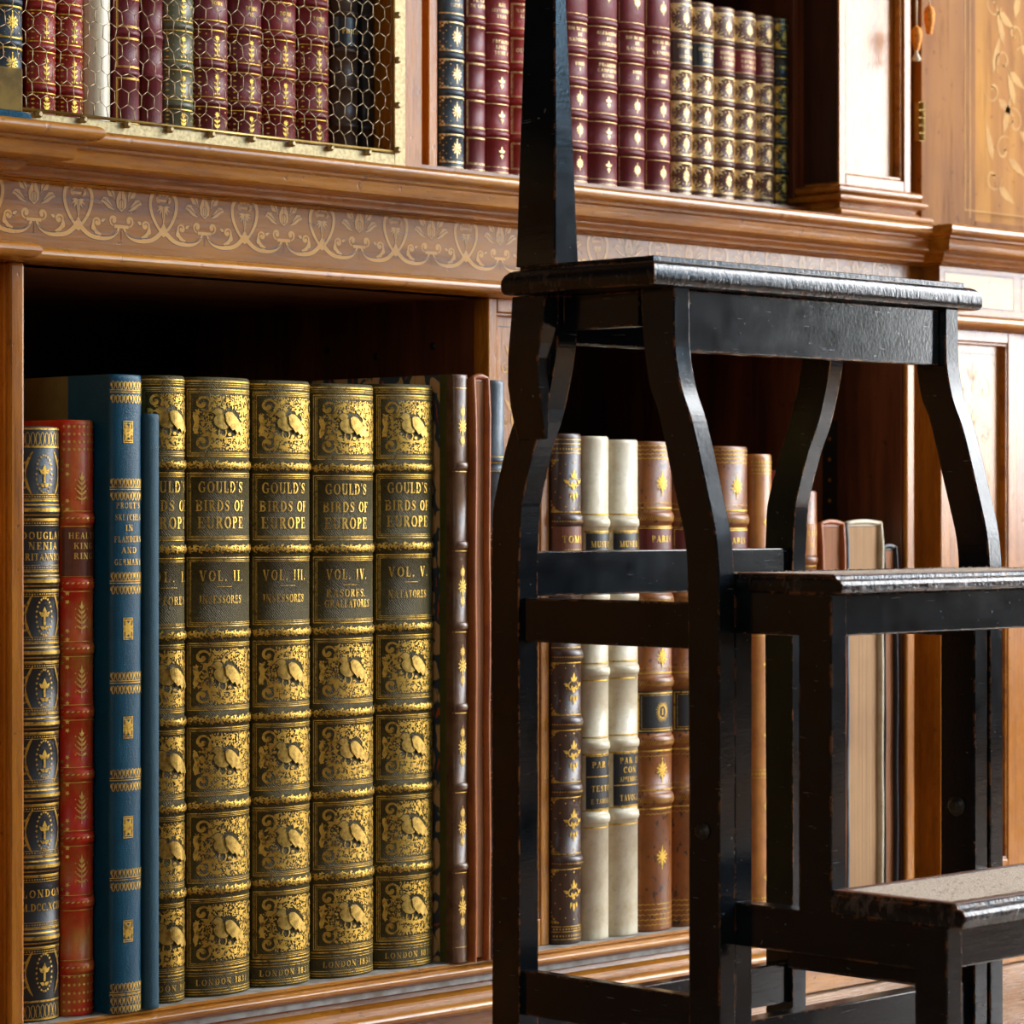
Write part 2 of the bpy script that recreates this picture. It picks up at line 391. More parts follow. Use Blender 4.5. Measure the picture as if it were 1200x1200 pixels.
def bands(zs,hw,ht):
    def B(z):
        o=0
        for zz in zs:
            d=abs(z-zz)/hw
            if d<1: o=max(o,ht*sqrt(max(0,1-d*d)) if d<.98 else 0)
        return o
    return B

BOOKZ={}
def book(label, group, X0, X1, Yf, z0, z1, lea, bz=(), bh=.0045, bt=.003, bulge=None, depth=.26, deco=None,
         cover=None, corner=None, labels=(), gmat=None, fname='book', strip=.05, back=None, gap=.0007, nth=16, cat='book'):
    """one upright book, spine to the front: spine, two cover boards, page block, title labels"""
    X0+=gap; X1-=gap
    T=X1-X0; a=T/2; Xc=(X0+X1)/2; b=bulge if bulge is not None else T*.3; Yj=Yf+b
    depth=min(depth,2.385-Yj)
    root=thing(fname,label,cat,(Xc,Yj,z0),group)
    B=bands(bz,bh,bt); sf=Surf(Xc,Yj,a,b,B)
    mb=MB()
    rows=[z0,z0+.0008,z0+.003]
    for zz in sorted(bz):
        for k in (-1.0,-.92,-.7,-.35,0,.35,.7,.92,1.0): rows.append(zz+k*bh)
    rows+=[z1-.004,z1-.0012,z1]
    rows=sorted(set(rows)); offs={rows[0]:-.0009,rows[-1]:-.0014,rows[-2]:-.0002}
    ths=[-pi/2+pi*i/nth for i in range(nth+1)]
    vs=[];fs=[]
    for z in rows:
        for th in ths: vs.append(sf.at(th,z,offs.get(z,0)))
    W=nth+1
    for r in range(len(rows)-1):
        for i in range(nth): fs.append((r*W+i,r*W+i+1,(r+1)*W+i+1,(r+1)*W+i))
    mb.add(vs,fs,0,True)
    top=[sf.at(th,z1,-.0014) for th in ths]; mb.add(top,[list(range(W))],0)
    bot=[sf.at(th,z0,-.0009) for th in ths]; mb.add(bot,[list(range(W))[::-1]],0)
    mats=[lea, gmat or M['gold']]
    if deco: deco(mb,sf,z0,z1)
    extra=[k for k in (back or [])]
    mb.build('spine',mats+extra,root)
    for (la,lb,lz0,lz1,lm,ldeco) in labels:
        lb_=MB(); polys=[rect(la*sf.L,lb*sf.L,lz0,lz1)]
        lay(lb_,sf,polys,.0005,0,.003)
        if ldeco: ldeco(lb_,sf,lz0,lz1)
        lb_.build('title_label',[lm,gmat or M['gold']],root)
    cm=cover or lea
    for x0,x1,left in ((X0,X0+.0028,True),(X1-.0028,X1,False)):
        c=MB()
        if left and corner is not None:
            st_=strip if isinstance(strip,list) else [(strip,lea)]
            yy=Yj; ms=[]
            for w_,m_ in st_+[(depth,corner)]:
                c.box(x0+.0002*len(ms),x1,yy,min(yy+w_,Yj+depth),z0,z1,len(ms)); ms.append(m_); yy+=w_
            c.build('cover_board',ms,root)
        else:
            c.box(x0,x1,Yj,Yj+depth,z0,z1,0); c.build('cover_board',cm,root)
    p=MB(); p.box(X0+.003,X1-.003,Yj+.0002,Yj+depth-.004,z0+.003,z1-.004); p.build('page_block',M['pages'],root)
    return root
# ------------------------------------------------------------------ palette
M={}
M['gold']=gold('gilt_tooling')
M['gold_pale']=gold('pale_gilt',(.74,.52,.24),.48,.75,.3,(.3,.18,.07))
M['gold_dull']=gold('rubbed_gilt',(.72,.44,.10),.42,.8,.75,(.12,.06,.02))
M['pages']=pages('page_edges')
M['olive']=leather('olive_morocco',(.085,.064,.017),(.042,.031,.008),.5,1,.0,.6,.9,True,None,.18)
M['blackleather']=leather('black_calf',(.020,.022,.026),(.010,.010,.011),.40)
M['redleather']=leather('worn_red_calf',(.58,.025,.004),(.50,.18,.028),.42,.6,.05,1.0)
M['redbrown']=leather('red_brown_label',(.16,.040,.012),(.07,.018,.006),.45)
M['blue']=leather('blue_morocco',(.002,.058,.105),(.002,.040,.075),.34,1,.0,.6,.7,False,None,.26)
M['bluecloth']=leather('teal_cloth',(.015,.070,.105),(.010,.048,.075),.62,1,0,.5,.8)
M['oliveboard']=leather('olive_paper',(.13,.105,.030),(.08,.06,.02),.7)
M['greenstrip']=leather('green_leather_strip',(.085,.080,.014),(.05,.045,.008),.45)
M['marbled']=marbled('marbled_paper')
M['browncalf']=leather('rubbed_brown_calf',(.15,.075,.035),(.07,.022,.012),.34,1.4,.3,.9)
M['tancalf']=leather('tan_calf',(.36,.100,.016),(.22,.05,.009),.40,.7,.2,.9)
M['slate']=leather('slate_blue_calf',(.085,.115,.145),(.035,.047,.060),.42,1.3,.2,.8,.7)
M['darkbrown']=leather('dark_brown_calf',(.060,.026,.016),(.030,.014,.010),.36,1,.25)
M['vellum']=leather('vellum',(.62,.55,.40),(.40,.28,.13),.40,1.3,.15,.6,.3)
M['vellum_plain']=leather('white_vellum',(.64,.56,.40),(.58,.49,.33),.42,.5,.25,.5,.15)
M['speckled']=leather('speckled_calf',(.25,.078,.013),(.15,.042,.008),.36,.8,.15,.7,.25,False,(.05,.02,.012))
M['orange']=leather('orange_calf',(.42,.16,.030),(.25,.08,.015),.34,1,.3,.7,.25)
M['labelblack']=leather('black_label',(.018,.020,.022),(.012,.012,.013),.35)
M['labelred']=leather('dark_red_label',(.11,.012,.008),(.06,.008,.006),.34)
M['crimson']=leather('crimson_morocco',(.20,.008,.012),(.13,.005,.008),.42,1,.1,.6,.8)
M['maroon']=leather('maroon_morocco',(.145,.010,.016),(.09,.006,.010),.42,1,.1,.6,.8)
M['scarlet']=leather('scarlet_morocco',(.28,.010,.006),(.15,.006,.006),.42,1,.1,.6,.8)
M['prussian']=leather('dark_blue_morocco',(.028,.050,.072),(.016,.028,.044),.42,1,.1,.6,.8)
M['greygreen']=leather('sage_calf',(.115,.115,.065),(.06,.055,.030),.38)
M['blackgreen']=leather('black_green_calf',(.014,.022,.022),(.008,.012,.012),.36)
M['giltcalf']=leather('gilt_brown_calf',(.11,.045,.035),(.07,.028,.022),.36)
M['dullbrown']=leather('dull_brown_calf',(.055,.028,.014),(.03,.014,.008),.45)
M['walnut']=wood('walnut_moulding',(.15,.042,.003),(.38,.140,.009),(.55,.235,.020),'x',.25,.22,1,.3,0,.42)
M['walnut_z']=wood('walnut_upright',(.16,.046,.004),(.38,.135,.009),(.50,.205,.020),'z',.24,.08,1,.25,0,.42)
M['frieze']=wood('frieze_veneer',(.15,.050,.003),(.31,.115,.007),(.41,.165,.012),'x',.22,.0,1,.22,0,.30)
M['inlay']=wood('satinwood_inlay',(.50,.24,.050),(.60,.31,.075),(.68,.37,.10),'x',.22,.0,1,.1,0,.30)
M['inlay_dim']=plain('dim_inlay',(.46,.24,.045),.6,0,0,0,30,(.36,.16,.02),.1,.25)
M['inlayline']=plain('inlay_line',(.035,.02,.012),.4,0,0,0,60,None,.1,.3)
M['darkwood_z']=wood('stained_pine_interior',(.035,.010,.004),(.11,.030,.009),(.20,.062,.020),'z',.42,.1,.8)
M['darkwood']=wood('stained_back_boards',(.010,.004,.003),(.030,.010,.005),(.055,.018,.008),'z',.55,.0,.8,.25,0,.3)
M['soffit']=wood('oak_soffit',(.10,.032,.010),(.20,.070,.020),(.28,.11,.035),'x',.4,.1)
M['satin_z']=wood('golden_satinwood',(.15,.045,.004),(.24,.088,.007),(.32,.13,.012),'z',.62,.0,.5,.1,0,.22)
M['satin_d']=wood('figured_satinwood',(.20,.065,.003),(.34,.135,.007),(.44,.20,.014),'z',.62,.0,.35,.1,0,.22)
M['black']=blackpaint('ebonised_paint')
M['brass']=plain('brass',(.40,.27,.075),.42,.8,0,0,40,(.26,.16,.04),.15)
M['dull_brass']=plain('dull_brass',(.20,.125,.022),.7,.0,0,0,60,(.10,.062,.010),.15,.15)
M['brass_pale']=plain('pale_brass',(.46,.36,.17),.5,.35,0,0,260,(.27,.19,.07),.3)
M['wire']=plain('brass_wire',(.50,.39,.24),.45,.5,0,0,200,(.26,.18,.09),.2)
M['felt']=plain('blue_felt',(.012,.075,.13),.95,0,0,0,500,(.006,.035,.07),1.0,.2)
M['carpet']=plain('beige_carpet',(.74,.60,.48),.95,0,0,0,900,(.30,.22,.15),1.0,.2)
M['tassel']=plain('amber_silk',(.80,.30,.012),.7,0,0,0,300,(.50,.13,.004),.5)
M['cream']=plain('cream_cord',(.75,.66,.48),.8,0,0,0,300)
M['bolt']=plain('dark_bolt',(.03,.025,.02),.45,.5)
M['iron']=plain('iron_strip',(.02,.016,.014),.5,.5)
M['plaster']=plain('plaster',(.16,.115,.065),.9,0,0,0,3,(.12,.085,.05))
M['darkwall']=plain('panelling_far',(.045,.030,.020),.7,0,0,0,3)
M['floor']=wood('oak_floor',(.20,.11,.055),(.40,.25,.15),(.55,.38,.25),'x',.22,.35,.8,.2)
M['shelfdust']=plain('dusty_shelf',(.34,.33,.31),.6,0,0,0,60,(.20,.17,.14))  # dusty grey also stands in for the window's grazing reflection on the shelf
M['windowwood']=plain('window_paint',(.7,.7,.66),.5)
def glass():
    m,nt,b=newmat('window_glass'); o=nt.nodes['Material Output']
    t=N(nt,'ShaderNodeBsdfTransparent'); g=N(nt,'ShaderNodeBsdfGlossy'); g.inputs['Roughness'].default_value=.02
    mx=N(nt,'ShaderNodeMixShader'); mx.inputs[0].default_value=.05
    nt.links.new(t.outputs[0],mx.inputs[1]); nt.links.new(g.outputs[0],mx.inputs[2]); nt.links.new(mx.outputs[0],o.inputs[0]); return m
M['glass']=glass()

# ------------------------------------------------------------------ the room
RX0,RX1,RY0,RY1,RH=-2.4,5.0,-3.8,2.46,4.3
def slab(name,m,*b):
    k=MB(); k.box(*b); return struct(k.build(name,m))
slab('floor',M['floor'],RX0-.1,RX1+.1,RY0-.1,RY1+.1,-.1,0)
slab('ceiling',M['plaster'],RX0-.1,RX1+.1,RY0-.1,RY1+.1,RH,RH+.1)
slab('wall_back',M['plaster'],RX0-.1,RX1+.1,RY1,RY1+.12,0,RH)
slab('wall_front',M['darkwall'],RX0-.1,RX1+.1,RY0-.12,RY0,0,RH)
def window_wall(name,axis,pos,lo,hi,wins,n0):
    """a wall with openings; axis 'x': the wall stands at x=pos and runs along y, 'y' the other way round"""
    sg=1 if axis=='x' else -1
    def B(k,a0,a1,d0,d1,z0,z1):
        if axis=='x': k.box(pos+d0,pos+d1,a0,a1,z0,z1)
        else: k.box(a0,a1,pos-d1,pos-d0,z0,z1)
    k=MB(); zb,zt=wins[0][2],wins[0][3]
    B(k,lo,hi,0,.14,0,zb); B(k,lo,hi,0,.14,zt,RH)
    e=[lo]+[q for w in wins for q in w[:2]]+[hi]
    for i in range(0,len(e),2): B(k,e[i],e[i+1],0,.14,zb,zt)
    struct(k.build(name,M['plaster'] if n0==1 else M['darkwall']))
    for i,(y0,y1,z0,z1) in enumerate(wins):
        w=MB(); f=.05
        B(w,y0,y1,.04,.10,z0,z0+f); B(w,y0,y1,.04,.10,z1-f,z1); B(w,y0,y0+f,.04,.10,z0+f,z1-f); B(w,y1-f,y1,.04,.10,z0+f,z1-f)
        nn=max(1,round((y1-y0)/.7))
        for q in range(1,nn): yy=y0+(y1-y0)*q/nn; B(w,yy-.015,yy+.015,.05,.09,z0+f,z1-f)
        B(w,y0+f,y1-f,.05,.09,1.6,1.63)
        wo=struct(w.build('window_%d'%(n0+i),M['windowwood']))
        p=MB(); B(p,y0+f,y1-f,.068,.072,z0+f,z1-f); p.build('pane',M['glass'],wo)
WIN=[(-3.2,-1.68,.45,4.05),(-.80,1.15,.45,4.05)]
BLOCKER=(-3.2,-1.68,.45,1.58)
FILL_WIN=[(-2.6,-.9,.9,3.4)]  # added unseen window, put in only to carry a fill light
window_wall('wall_right','x',RX1,RY0,RY1,WIN,1)
window_wall('wall_left','x',RX0-.14,RY0,RY1,FILL_WIN,3)

k=MB()       # added unseen panel keeps out light from the farther window's lower half
y0,y1,z0,z1=BLOCKER; k.box(RX1+.008,RX1+.014,y0+.01,y1-.01,z0+.01,z1)
bl=k.build('window_blind',plain('brown_blind',(.10,.07,.045),.9),None); tag(bl,'brown linen blind drawn over the lower half of the farther window','blind')
k=MB(); k.tube([(RX1+.011,y0+.01,z1+.008),(RX1+.011,y1-.01,z1+.008)],.009,8); k.build('rail',M['windowwood'],bl)

# ------------------------------------------------------------------ the bookcase
YF=1.975            # plane of the frieze and divider
BRK=.025            # the bays at both ends stand forward
XL,XR=1.368,2.602   # where they do
SH=-.410            # shelf board
case=thing('bookcase','carved walnut library bookcase with inlaid frieze, open bays above and below','bookcase',(1.98,1.975,0))
def H(h): return ZC+h
def sweep(name,prof,m,x0=.3,x1=3.3,par=case,ml=True):
    """profile (offset towards the room, height) swept along the case, breaking forward at both ends"""
    path=[(x0,BRK,0),(XL,BRK,1),(XL,0,1),(XR,0,-1),(XR,BRK,-1),(x1,BRK,0)]
    mb=MB(); n=len(prof); vs=[]
    for x,brk,side in path:
        for o,h in prof: vs.append((x+side*o, YF-brk-o, H(h)))
    fs=[]
    for i in range(len(path)-1):
        for j in range(n-1):
            fs.append((i*n+j,i*n+j+1,(i+1)*n+j+1,(i+1)*n+j))
    mb.add(vs,fs,0); return mb.build(name,m,par,angle=28)
def rollp(cx,cz,rx,rz,a0,a1,n=7): return [(cx+rx*cos(radians(a0+(a1-a0)*i/n)), cz+rz*sin(radians(a0+(a1-a0)*i/n))) for i in range(n+1)]
# cornice at the waist of the case
corn=[(-.13,.3033)]+rollp(.058,.2973,.0075,.006,90,-90,8)+[(.055,.2912),(.0545,.2890),(.0535,.2885)]+[(.0508,.2876),(.0497,.2855),(.0490,.2825),(.0486,.2795),(.0478,.2775),(.0455,.2762)]+[(.026,.2757),(.0225,.2755),(.0222,.2745)]+[(.0212,.2732),(.0190,.2716),(.0172,.2698),(.0165,.2685)]+[(.0110,.2682),(.0100,.2675)]+rollp(.004,.2668,.0035,.0012,60,-90,4)+[(0,.2655)]
sweep('cornice',corn,M['walnut'])
sweep('frieze_moulding',[(0,.2145),(.006,.2143),(.009,.2125),(.012,.2120)]+rollp(.022,.2058,.0085,.0062,80,-90,8)+[(.020,.1992),(.006,.1990),(0,.199)],M['walnut'])
nose=[(.0180,SH-.0002),(.0200,SH-.0012),(.0200,SH-.0030)]+rollp(.0175,SH-.0090,.0085,.0052,80,-75,7)+[(.0165,SH-.0155)]+[(.0125,SH-.0185),(.0105,SH-.0225),(.0115,SH-.0265),(.0155,SH-.0290)]+[(.0175,SH-.0300),(.0180,SH-.0325),(.0215,SH-.0335)]+rollp(.0235,SH-.0405,.0095,.0062,80,-85,7)+[(.018,SH-.0475),(.013,SH-.0490),(.013,-.496)]
sweep('plinth_moulding',nose,M['walnut'])

# inlaid frieze
fm=MB()
fp=[(XR-XL,)]
def wallquad(mb,x0,x1,y,h0,h1,m=0): mb.add([(x0,y,H(h0)),(x1,y,H(h0)),(x1,y,H(h1)),(x0,y,H(h1))],[(0,1,2,3)],m)
fm.box(XL-.001,XR+.001,YF,YF+.02,H(.199),H(.268)); fm.box(.3,XL,YF-BRK,YF+.02,H(.199),H(.268)); fm.box(XR,3.3,YF-BRK,YF+.02,H(.199),H(.268))
def flat(mb,polys,y,off,m,x0=-9,x1=9):
    off0=off
    for i_,p in enumerate(polys):
        off=off0+(i_%7)*1.2e-5
        if min(q[0] for q in p)<x0 or max(q[0] for q in p)>x1: continue
        a=sum(p[i][0]*p[(i+1)%len(p)][1]-p[(i+1)%len(p)][0]*p[i][1] for i in range(len(p)))
        if a<0: p=p[::-1]
        mb.add([(u,y-off,H(v)) for u,v in p],[list(range(len(p)))],m)
def grow(p,d):
    cx=sum(q[0] for q in p)/len(p); cy=sum(q[1] for q in p)/len(p)
    out=[]
    for x,y in p:
        l=sqrt((x-cx)**2+(y-cy)**2) or 1; out.append((x+(x-cx)/l*d,y+(y-cy)/l*d))
    return out
def rib2(pts,w,d):   # light ribbon and its wider dark outline
    n=len(pts); ws=[(w[i] if isinstance(w,(list,tuple)) else w) for i in range(n)]
    return ribbon(pts,ws), ribbon(pts,[x+2*d for x in ws])
def bez(p0,p1,p2,p3,n=12):
    return [tuple((1-t)**3*p0[k]+3*(1-t)**2*t*p1[k]+3*(1-t)*t*t*p2[k]+t**3*p3[k] for k in (0,1)) for t in [i/n for i in range(n+1)]]
LI=[];LD=[];LT=[]         # light wood, dark outline, thin dark lines on top
d=.00038
def R_(pts,w):
    a,b=rib2(pts,w,d); LI.extend(a); LD.extend(b)
def P_(p): LI.append(p); LD.append(grow(p,d*1.3))
def L_(pts,w=.0007): LT.extend(ribbon(pts,w))
# tulip centred on x=0
for sg in (1,-1):
    P_([(0,.005),(sg*.0048,.009),(sg*.0055,.015),(sg*.0030,.021),(sg*.0012,.027),(0,.027)][::1])
    R_(bez((sg*.0016,.018),(sg*.001,.027),(sg*.002,.032),(sg*.0065,.030),8),.0011)
    P_([(sg*.0065,.014),(sg*.0072,.021),(sg*.0095,.026),(sg*.0145,.029),(sg*.0185,.0262),(sg*.0160,.0235),(sg*.0135,.0175),(sg*.009,.0165)])
    P_([(sg*.007,.006),(sg*.0105,.011),(sg*.0145,.016),(sg*.0185,.0165),(sg*.0215,.0125),(sg*.0185,.0115),(sg*.0135,.0075),(sg*.010,.0065)])
    L_(bez((sg*.0075,.016),(sg*.010,.020),(sg*.012,.024),(sg*.0165,.0265),6)); L_(bez((sg*.008,.0075),(sg*.012,.010),(sg*.015,.013),(sg*.019,.0142),6))
    LI.extend(spiral(sg*.0080,-.0020,.0048,-pi/2,.85,.0024,sg,14))
    R_(bez((sg*.0022,-.007),(sg*.006,-.019),(sg*.018,-.0185),(sg*.0262,-.0175),12)+bez((sg*.0262,-.0175),(sg*.035,-.0165),(sg*.0385,-.012),(sg*.0435,-.0075),8)[1:],[.0020+.00012*i for i in range(21)])
    L_(bez((sg*.004,-.011),(sg*.009,-.017),(sg*.018,-.0165),(sg*.026,-.0150),10))
    R_(bez((sg*.021,-.0155),(sg*.027,-.014),(sg*.0295,-.009),(sg*.0285,-.003),8),[.0032,.0034,.0036,.0034,.003,.0026,.0022,.002,.0018])
    LI.extend(spiral(sg*.0248,-.0050,.0044,0 if sg>0 else pi,.9,.0022,sg,12))
    P_(leaf(sg*.0285,-.0125,pi/2-sg*.2,.007,.004)); P_(leaf(sg*.021,-.0040,pi/2+sg*1.1,.0055,.003))
P_(circ(0,.0295,.0012,6)); P_(rect(-.0075,.0075,-.0085,-.0058)); L_([(0,-.018),(0,-.009)],.0005); L_(circ(0,.0115,.0026,8,.0045)+[(.0026,.0115)],.0005); L_([(0,.007),(0,.024)],.0005)
hx=.0441
def heart():
    for sg in (1,-1):
        R_(bez((hx,-.0105),(hx+sg*.010,-.0035),(hx+sg*.0155,.010),(hx+sg*.0135,.018),10)+bez((hx+sg*.0135,.018),(hx+sg*.0115,.0255),(hx+sg*.005,.0262),(hx+sg*.0025,.0215),8)[1:],[.0025+.0001*i for i in range(19)])
        LI.extend(spiral(hx+sg*.0052,.0175,.0028,pi/2,.7,.0018,-sg,8))
        for a,l in ((.5,.0085),(1.0,.0080),(1.5,.0065)):
            P_(leaf(hx+sg*.0006,.0125,-pi/2+sg*a,l,.0021))
    P_(leaf(hx,-.0135,pi/2,.0125,.0085)); P_(rect(hx-.0052,hx+.0052,.0165,.0185)); P_(leaf(hx,.0135,-pi/2,.0165,.0034)); P_(leaf(hx,.0205,pi/2,.0075,.004)); L_([(hx,.0115),(hx,.001)],.0005)
heart()
cz=.2410
for k in range(-2,15):
    x=1.4298+k*.0882
    y=YF; lo,hi=XL+.004,XR-.012
    if k==-2: continue
    for S_,o,mi in ((LD,.0001,2),(LI,.0002,1),(LT,.0003,2)):
        flat(fm,shift(S_,x,cz+.002,1),y,o,mi,lo,hi)
# plain inlaid panel on the right-hand block
for x0,x1 in ((XR+.008,XR+.135),(XR+.150,3.25),(.32,XL-.01)):
    for q in frame(x0,x1,.2225,.2600,.0012): flat(fm,[q],YF-BRK,.0002,2)
    flat(fm,[rect(x0+.0012,x1-.0012,.2237,.2588)],YF-BRK,.0001,1)
fm.build('frieze',[M['frieze'],M['inlay'],M['inlayline']],case)

# carcase: shelf, soffit, back, uprights
k=MB(); k.box(XL,XR,YF-.0185,2.41,H(SH-.02),H(SH)); k.build('shelf',M['shelfdust'],case)
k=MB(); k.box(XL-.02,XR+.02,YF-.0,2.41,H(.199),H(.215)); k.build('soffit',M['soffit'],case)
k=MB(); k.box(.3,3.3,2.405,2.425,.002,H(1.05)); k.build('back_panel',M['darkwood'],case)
k=MB(); k.box(1.20,2.80,2.125,2.41,H(.3000),H(.3395)); k.build('shelf',M['soffit'],case)
k=MB(); k.box(1.20,2.80,2.13,2.41,H(.60),H(.625)); k.build('shelf',M['soffit'],case)
k=MB(); k.box(.3,3.3,2.05,2.41,H(.216),H(.2995)); k.build('deck_board',M['soffit'],case)
k=MB(); k.box(.3,3.3,2.05,2.41,H(1.05),H(1.09)); k.build('top_board',M['walnut'],case)
k=MB(); k.box(XR+.0002,3.3,YF-BRK-.0185,2.41,H(SH-.02),H(SH)); k.build('shelf',M['walnut'],case)
k=MB(); k.box(.3,XL-.0002,YF-BRK-.0185,2.41,H(SH-.02),H(SH)); k.build('shelf',M['walnut'],case)
# lower divider with its inlaid panel
DX0,DX1=1.944,2.025
def lowpanel(name,x0,x1,y,z0,z1,stile=.014,depth=.02,panelm='walnut_z',knee=.006,inl=True,rail=.013):
    k=MB(); k.box(x0,x0+stile,y,y+depth,z0,z1); k.box(x1-stile,x1,y,y+depth,z0,z1)
    k.box(x0+stile,x1-stile,y,y+depth,z1-rail,z1); k.box(x0+stile,x1-stile,y,y+depth,z0,z0+rail*2)
    root=k.build(name,M['walnut_z'],case,bevel=.0012)
    b=MB(); # bead round the panel
    for q in frame(x0+stile,x1-stile,z0+rail*2,z1-rail,.003):
        b.box(q[0][0],q[1][0],y+.0015,y+depth-.004,q[0][1],q[2][1])
    b.build('bead',M['inlayline'] if not inl else M['walnut'],root,bevel=.001)
    p=MB(); p.box(x0+stile+.002,x1-stile-.002,y+.009,y+.016,z0+rail*2+.002,z1-rail-.002)
    if inl:
        cx=(x0+x1)/2; w=(x1-x0)/2-stile-.008; zt=z1-rail-.012; zb=z0+rail*2+.012
        for q in frame(cx-w,cx+w,zb,zt,.0008): p.add([(u,y+.0088,v) for u,v in q],[(0,1,2,3)],2)
        zz=zt-.03
        while zz>zb+.03:
            pl=[leaf(0,0,pi/2,.02,.006),leaf(0,0,pi/2+.7,.017,.005),leaf(0,0,pi/2-.7,.017,.005),leaf(0,0,-pi/2,.016,.005)]+spiral(w*.45,-.01,w*.3,pi/2,.8,.0018,-1)+spiral(-w*.45,-.01,w*.3,pi/2,.8,.0018,1)
            for q in pl:
                q=[(cx+u,zz+v) for u,v in q]
                a=sum(q[i][0]*q[(i+1)%len(q)][1]-q[(i+1)%len(q)][0]*q[i][1] for i in range(len(q)))
                if a<0: q=q[::-1]
                p.add([(u,y+.0087,v) for u,v in q],[list(range(len(q)))],1)
            zz-=.05
    p.build('panel',[M[panelm],M['inlay'],M['inlayline']],root)
    return root
lowpanel('divider',DX0,DX1,YF,H(SH),H(.199),.0115)
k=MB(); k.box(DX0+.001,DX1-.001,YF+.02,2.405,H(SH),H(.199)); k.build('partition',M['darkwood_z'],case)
# dark nails and knots on the partition face
for y,h in ((2.20,.158),(2.05,.157),(2.13,.150)):
    k=MB(); k.lathe([(.0035,DX0+.0012),(.0035,DX0-.0004),(.0012,DX0-.0008)],y,H(h),10,0,'x'); k.build('screw_head',M['iron'],case)
# end uprights of the bays: rounded bead, recessed strip, inner wall with bored support strip
for sx,xi,xo in ((1,2.558,XR),(-1,1.411,XL)):
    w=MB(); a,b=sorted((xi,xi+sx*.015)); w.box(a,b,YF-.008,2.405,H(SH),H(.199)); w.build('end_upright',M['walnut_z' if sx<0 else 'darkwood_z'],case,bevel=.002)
    w=MB(); a,b=sorted((xi,xi+sx*.0148)); w.box(a,b,YF-.014,YF-.0082,H(SH),H(.199)); w.build('bead_moulding',M['walnut_z'],case,bevel=.0025)
    w=MB(); a,b=sorted((xi+sx*.015,xo+sx*.01)); w.box(a,b,YF+.004,YF+.03,H(SH),H(.199)); w.build('upright_fillet',M['walnut_z'],case)
k=MB(); k.box(2.5565,2.558,2.055,2.075,H(-.30),H(.10)); 
ss=k.build('shelf_support_strip',M['iron'],case)
k=MB()
for i in range(17): k.lathe([(.0022,2.5562),(.0022,2.5566)],2.065,H(-.28+.0225*i),8,0,'x')
k.build('peg_hole',M['walnut'],ss)
# right and left pilaster blocks
lowpanel('pilaster',XR+.002,XR+.142,YF-BRK,H(SH),H(.199),.017,.03,'walnut_z')
lowpanel('cupboard_door',XR+.1445,XR+.60,YF-BRK+.004,H(SH),H(.199),.04,.03,'walnut_z')
lowpanel('pilaster',XL-.142,XL-.002,YF-BRK,H(SH),H(.199),.017,.03,'walnut_z')
lowpanel('cupboard_door',XL-.60,XL-.1445,YF-BRK+.004,H(SH),H(.199),.04,.03,'walnut_z')
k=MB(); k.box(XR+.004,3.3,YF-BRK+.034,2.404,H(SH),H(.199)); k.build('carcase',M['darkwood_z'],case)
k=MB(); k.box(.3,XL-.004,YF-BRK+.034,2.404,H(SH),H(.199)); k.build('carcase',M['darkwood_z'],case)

# ---- upper case
UZ0,UZ1=H(.3033),H(1.05)
k=MB(); k.box(1.960,1.987,2.11,2.40,UZ0,UZ1); k.box(1.987,2.028,2.17,2.40,UZ0,UZ1); k.box(2.0285,2.0405,2.145,2.40,UZ0,UZ1)
k.build('upper_divider',M['walnut_z'],case,bevel=.0012)
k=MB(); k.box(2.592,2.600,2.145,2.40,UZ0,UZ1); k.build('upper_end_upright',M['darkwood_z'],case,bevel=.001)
k=MB(); k.box(1.39,1.43,2.11,2.40,UZ0,UZ1); k.build('upper_end_upright',M['walnut_z'],case)
def uppil(x0,x1,y):
    k=MB(); st=.012
    k.box(x0,x0+st,y,y+.05,UZ0+.056,UZ1); k.box(x1-st,x1,y,y+.05,UZ0+.056,UZ1); k.box(x0+st,x1-st,y,y+.05,UZ0+.056,UZ0+.073); k.box(x0+st,x1-st,y,y+.05,UZ1-.1,UZ1)
    r=k.build('upper_pilaster',M['walnut_z'],case,bevel=.001)
    p=MB(); p.box(x0+st,x1-st,y+.012,y+.016,UZ0+.073,UZ1-.1); p.build('panel',M['walnut_z'],r)
    b=MB()
    for q in frame(x0+st+.0005,x1-st-.0005,UZ0+.0735,UZ1-.1005,.004): b.box(q[0][0],q[1][0],y+.003,y+.0115,q[0][1],q[2][1])
    b.build('bead',M['walnut'],r,bevel=.0015)
    # moulded base, mitred round its sides
    prof=[(0,.062)]+rollp(.004,.0560,.0055,.0045,85,-80,5)+[(.004,.0510),(.009,.0500)]+rollp(.010,.0455,.0045,.0035,80,-80,4)+[(.006,.0405),(.004,.037),(.008,.0335),(.012,.0325)]+rollp(.014,.0285,.005,.0035,80,-80,4)+[(.014,.0245),(.018,.0235)]+rollp(.021,.0175,.006,.0052,80,-85,6)+[(.022,.011),(.026,.010),(.026,.0005)]
    m=MB(); n=len(prof); vs=[]
    path=[(x0,y+.08,-1,0),(x0,y,-1,-1),(x1,y,1,-1),(x1,y+.08,1,0)]
    for px_,py_,sx,sy in path:
        for o,h in prof: vs.append((px_+sx*o,py_+sy*o,UZ0+h))
    m.add(vs,[(i*n+j,i*n+j+1,(i+1)*n+j+1,(i+1)*n+j) for i in range(3) for j in range(n-1)])
    m.box(x0,x1,y,y+.05,UZ0+.0005,UZ0+.058)
    m.build('base_moulding',M['walnut'],r,angle=28)
uppil(2.604,2.734,2.09)
k=MB(); k.box(2.6028,2.6038,2.092,2.140,UZ0+.064,UZ1); k.build('dark_side_veneer',M['darkwood'],case)  # dark sheet paints in the shade on the pilaster's unlit side
k=MB(); k.box(2.735,2.780,2.125,2.40,UZ0,UZ1); k.build('door_jamb',M['walnut_z'],case)
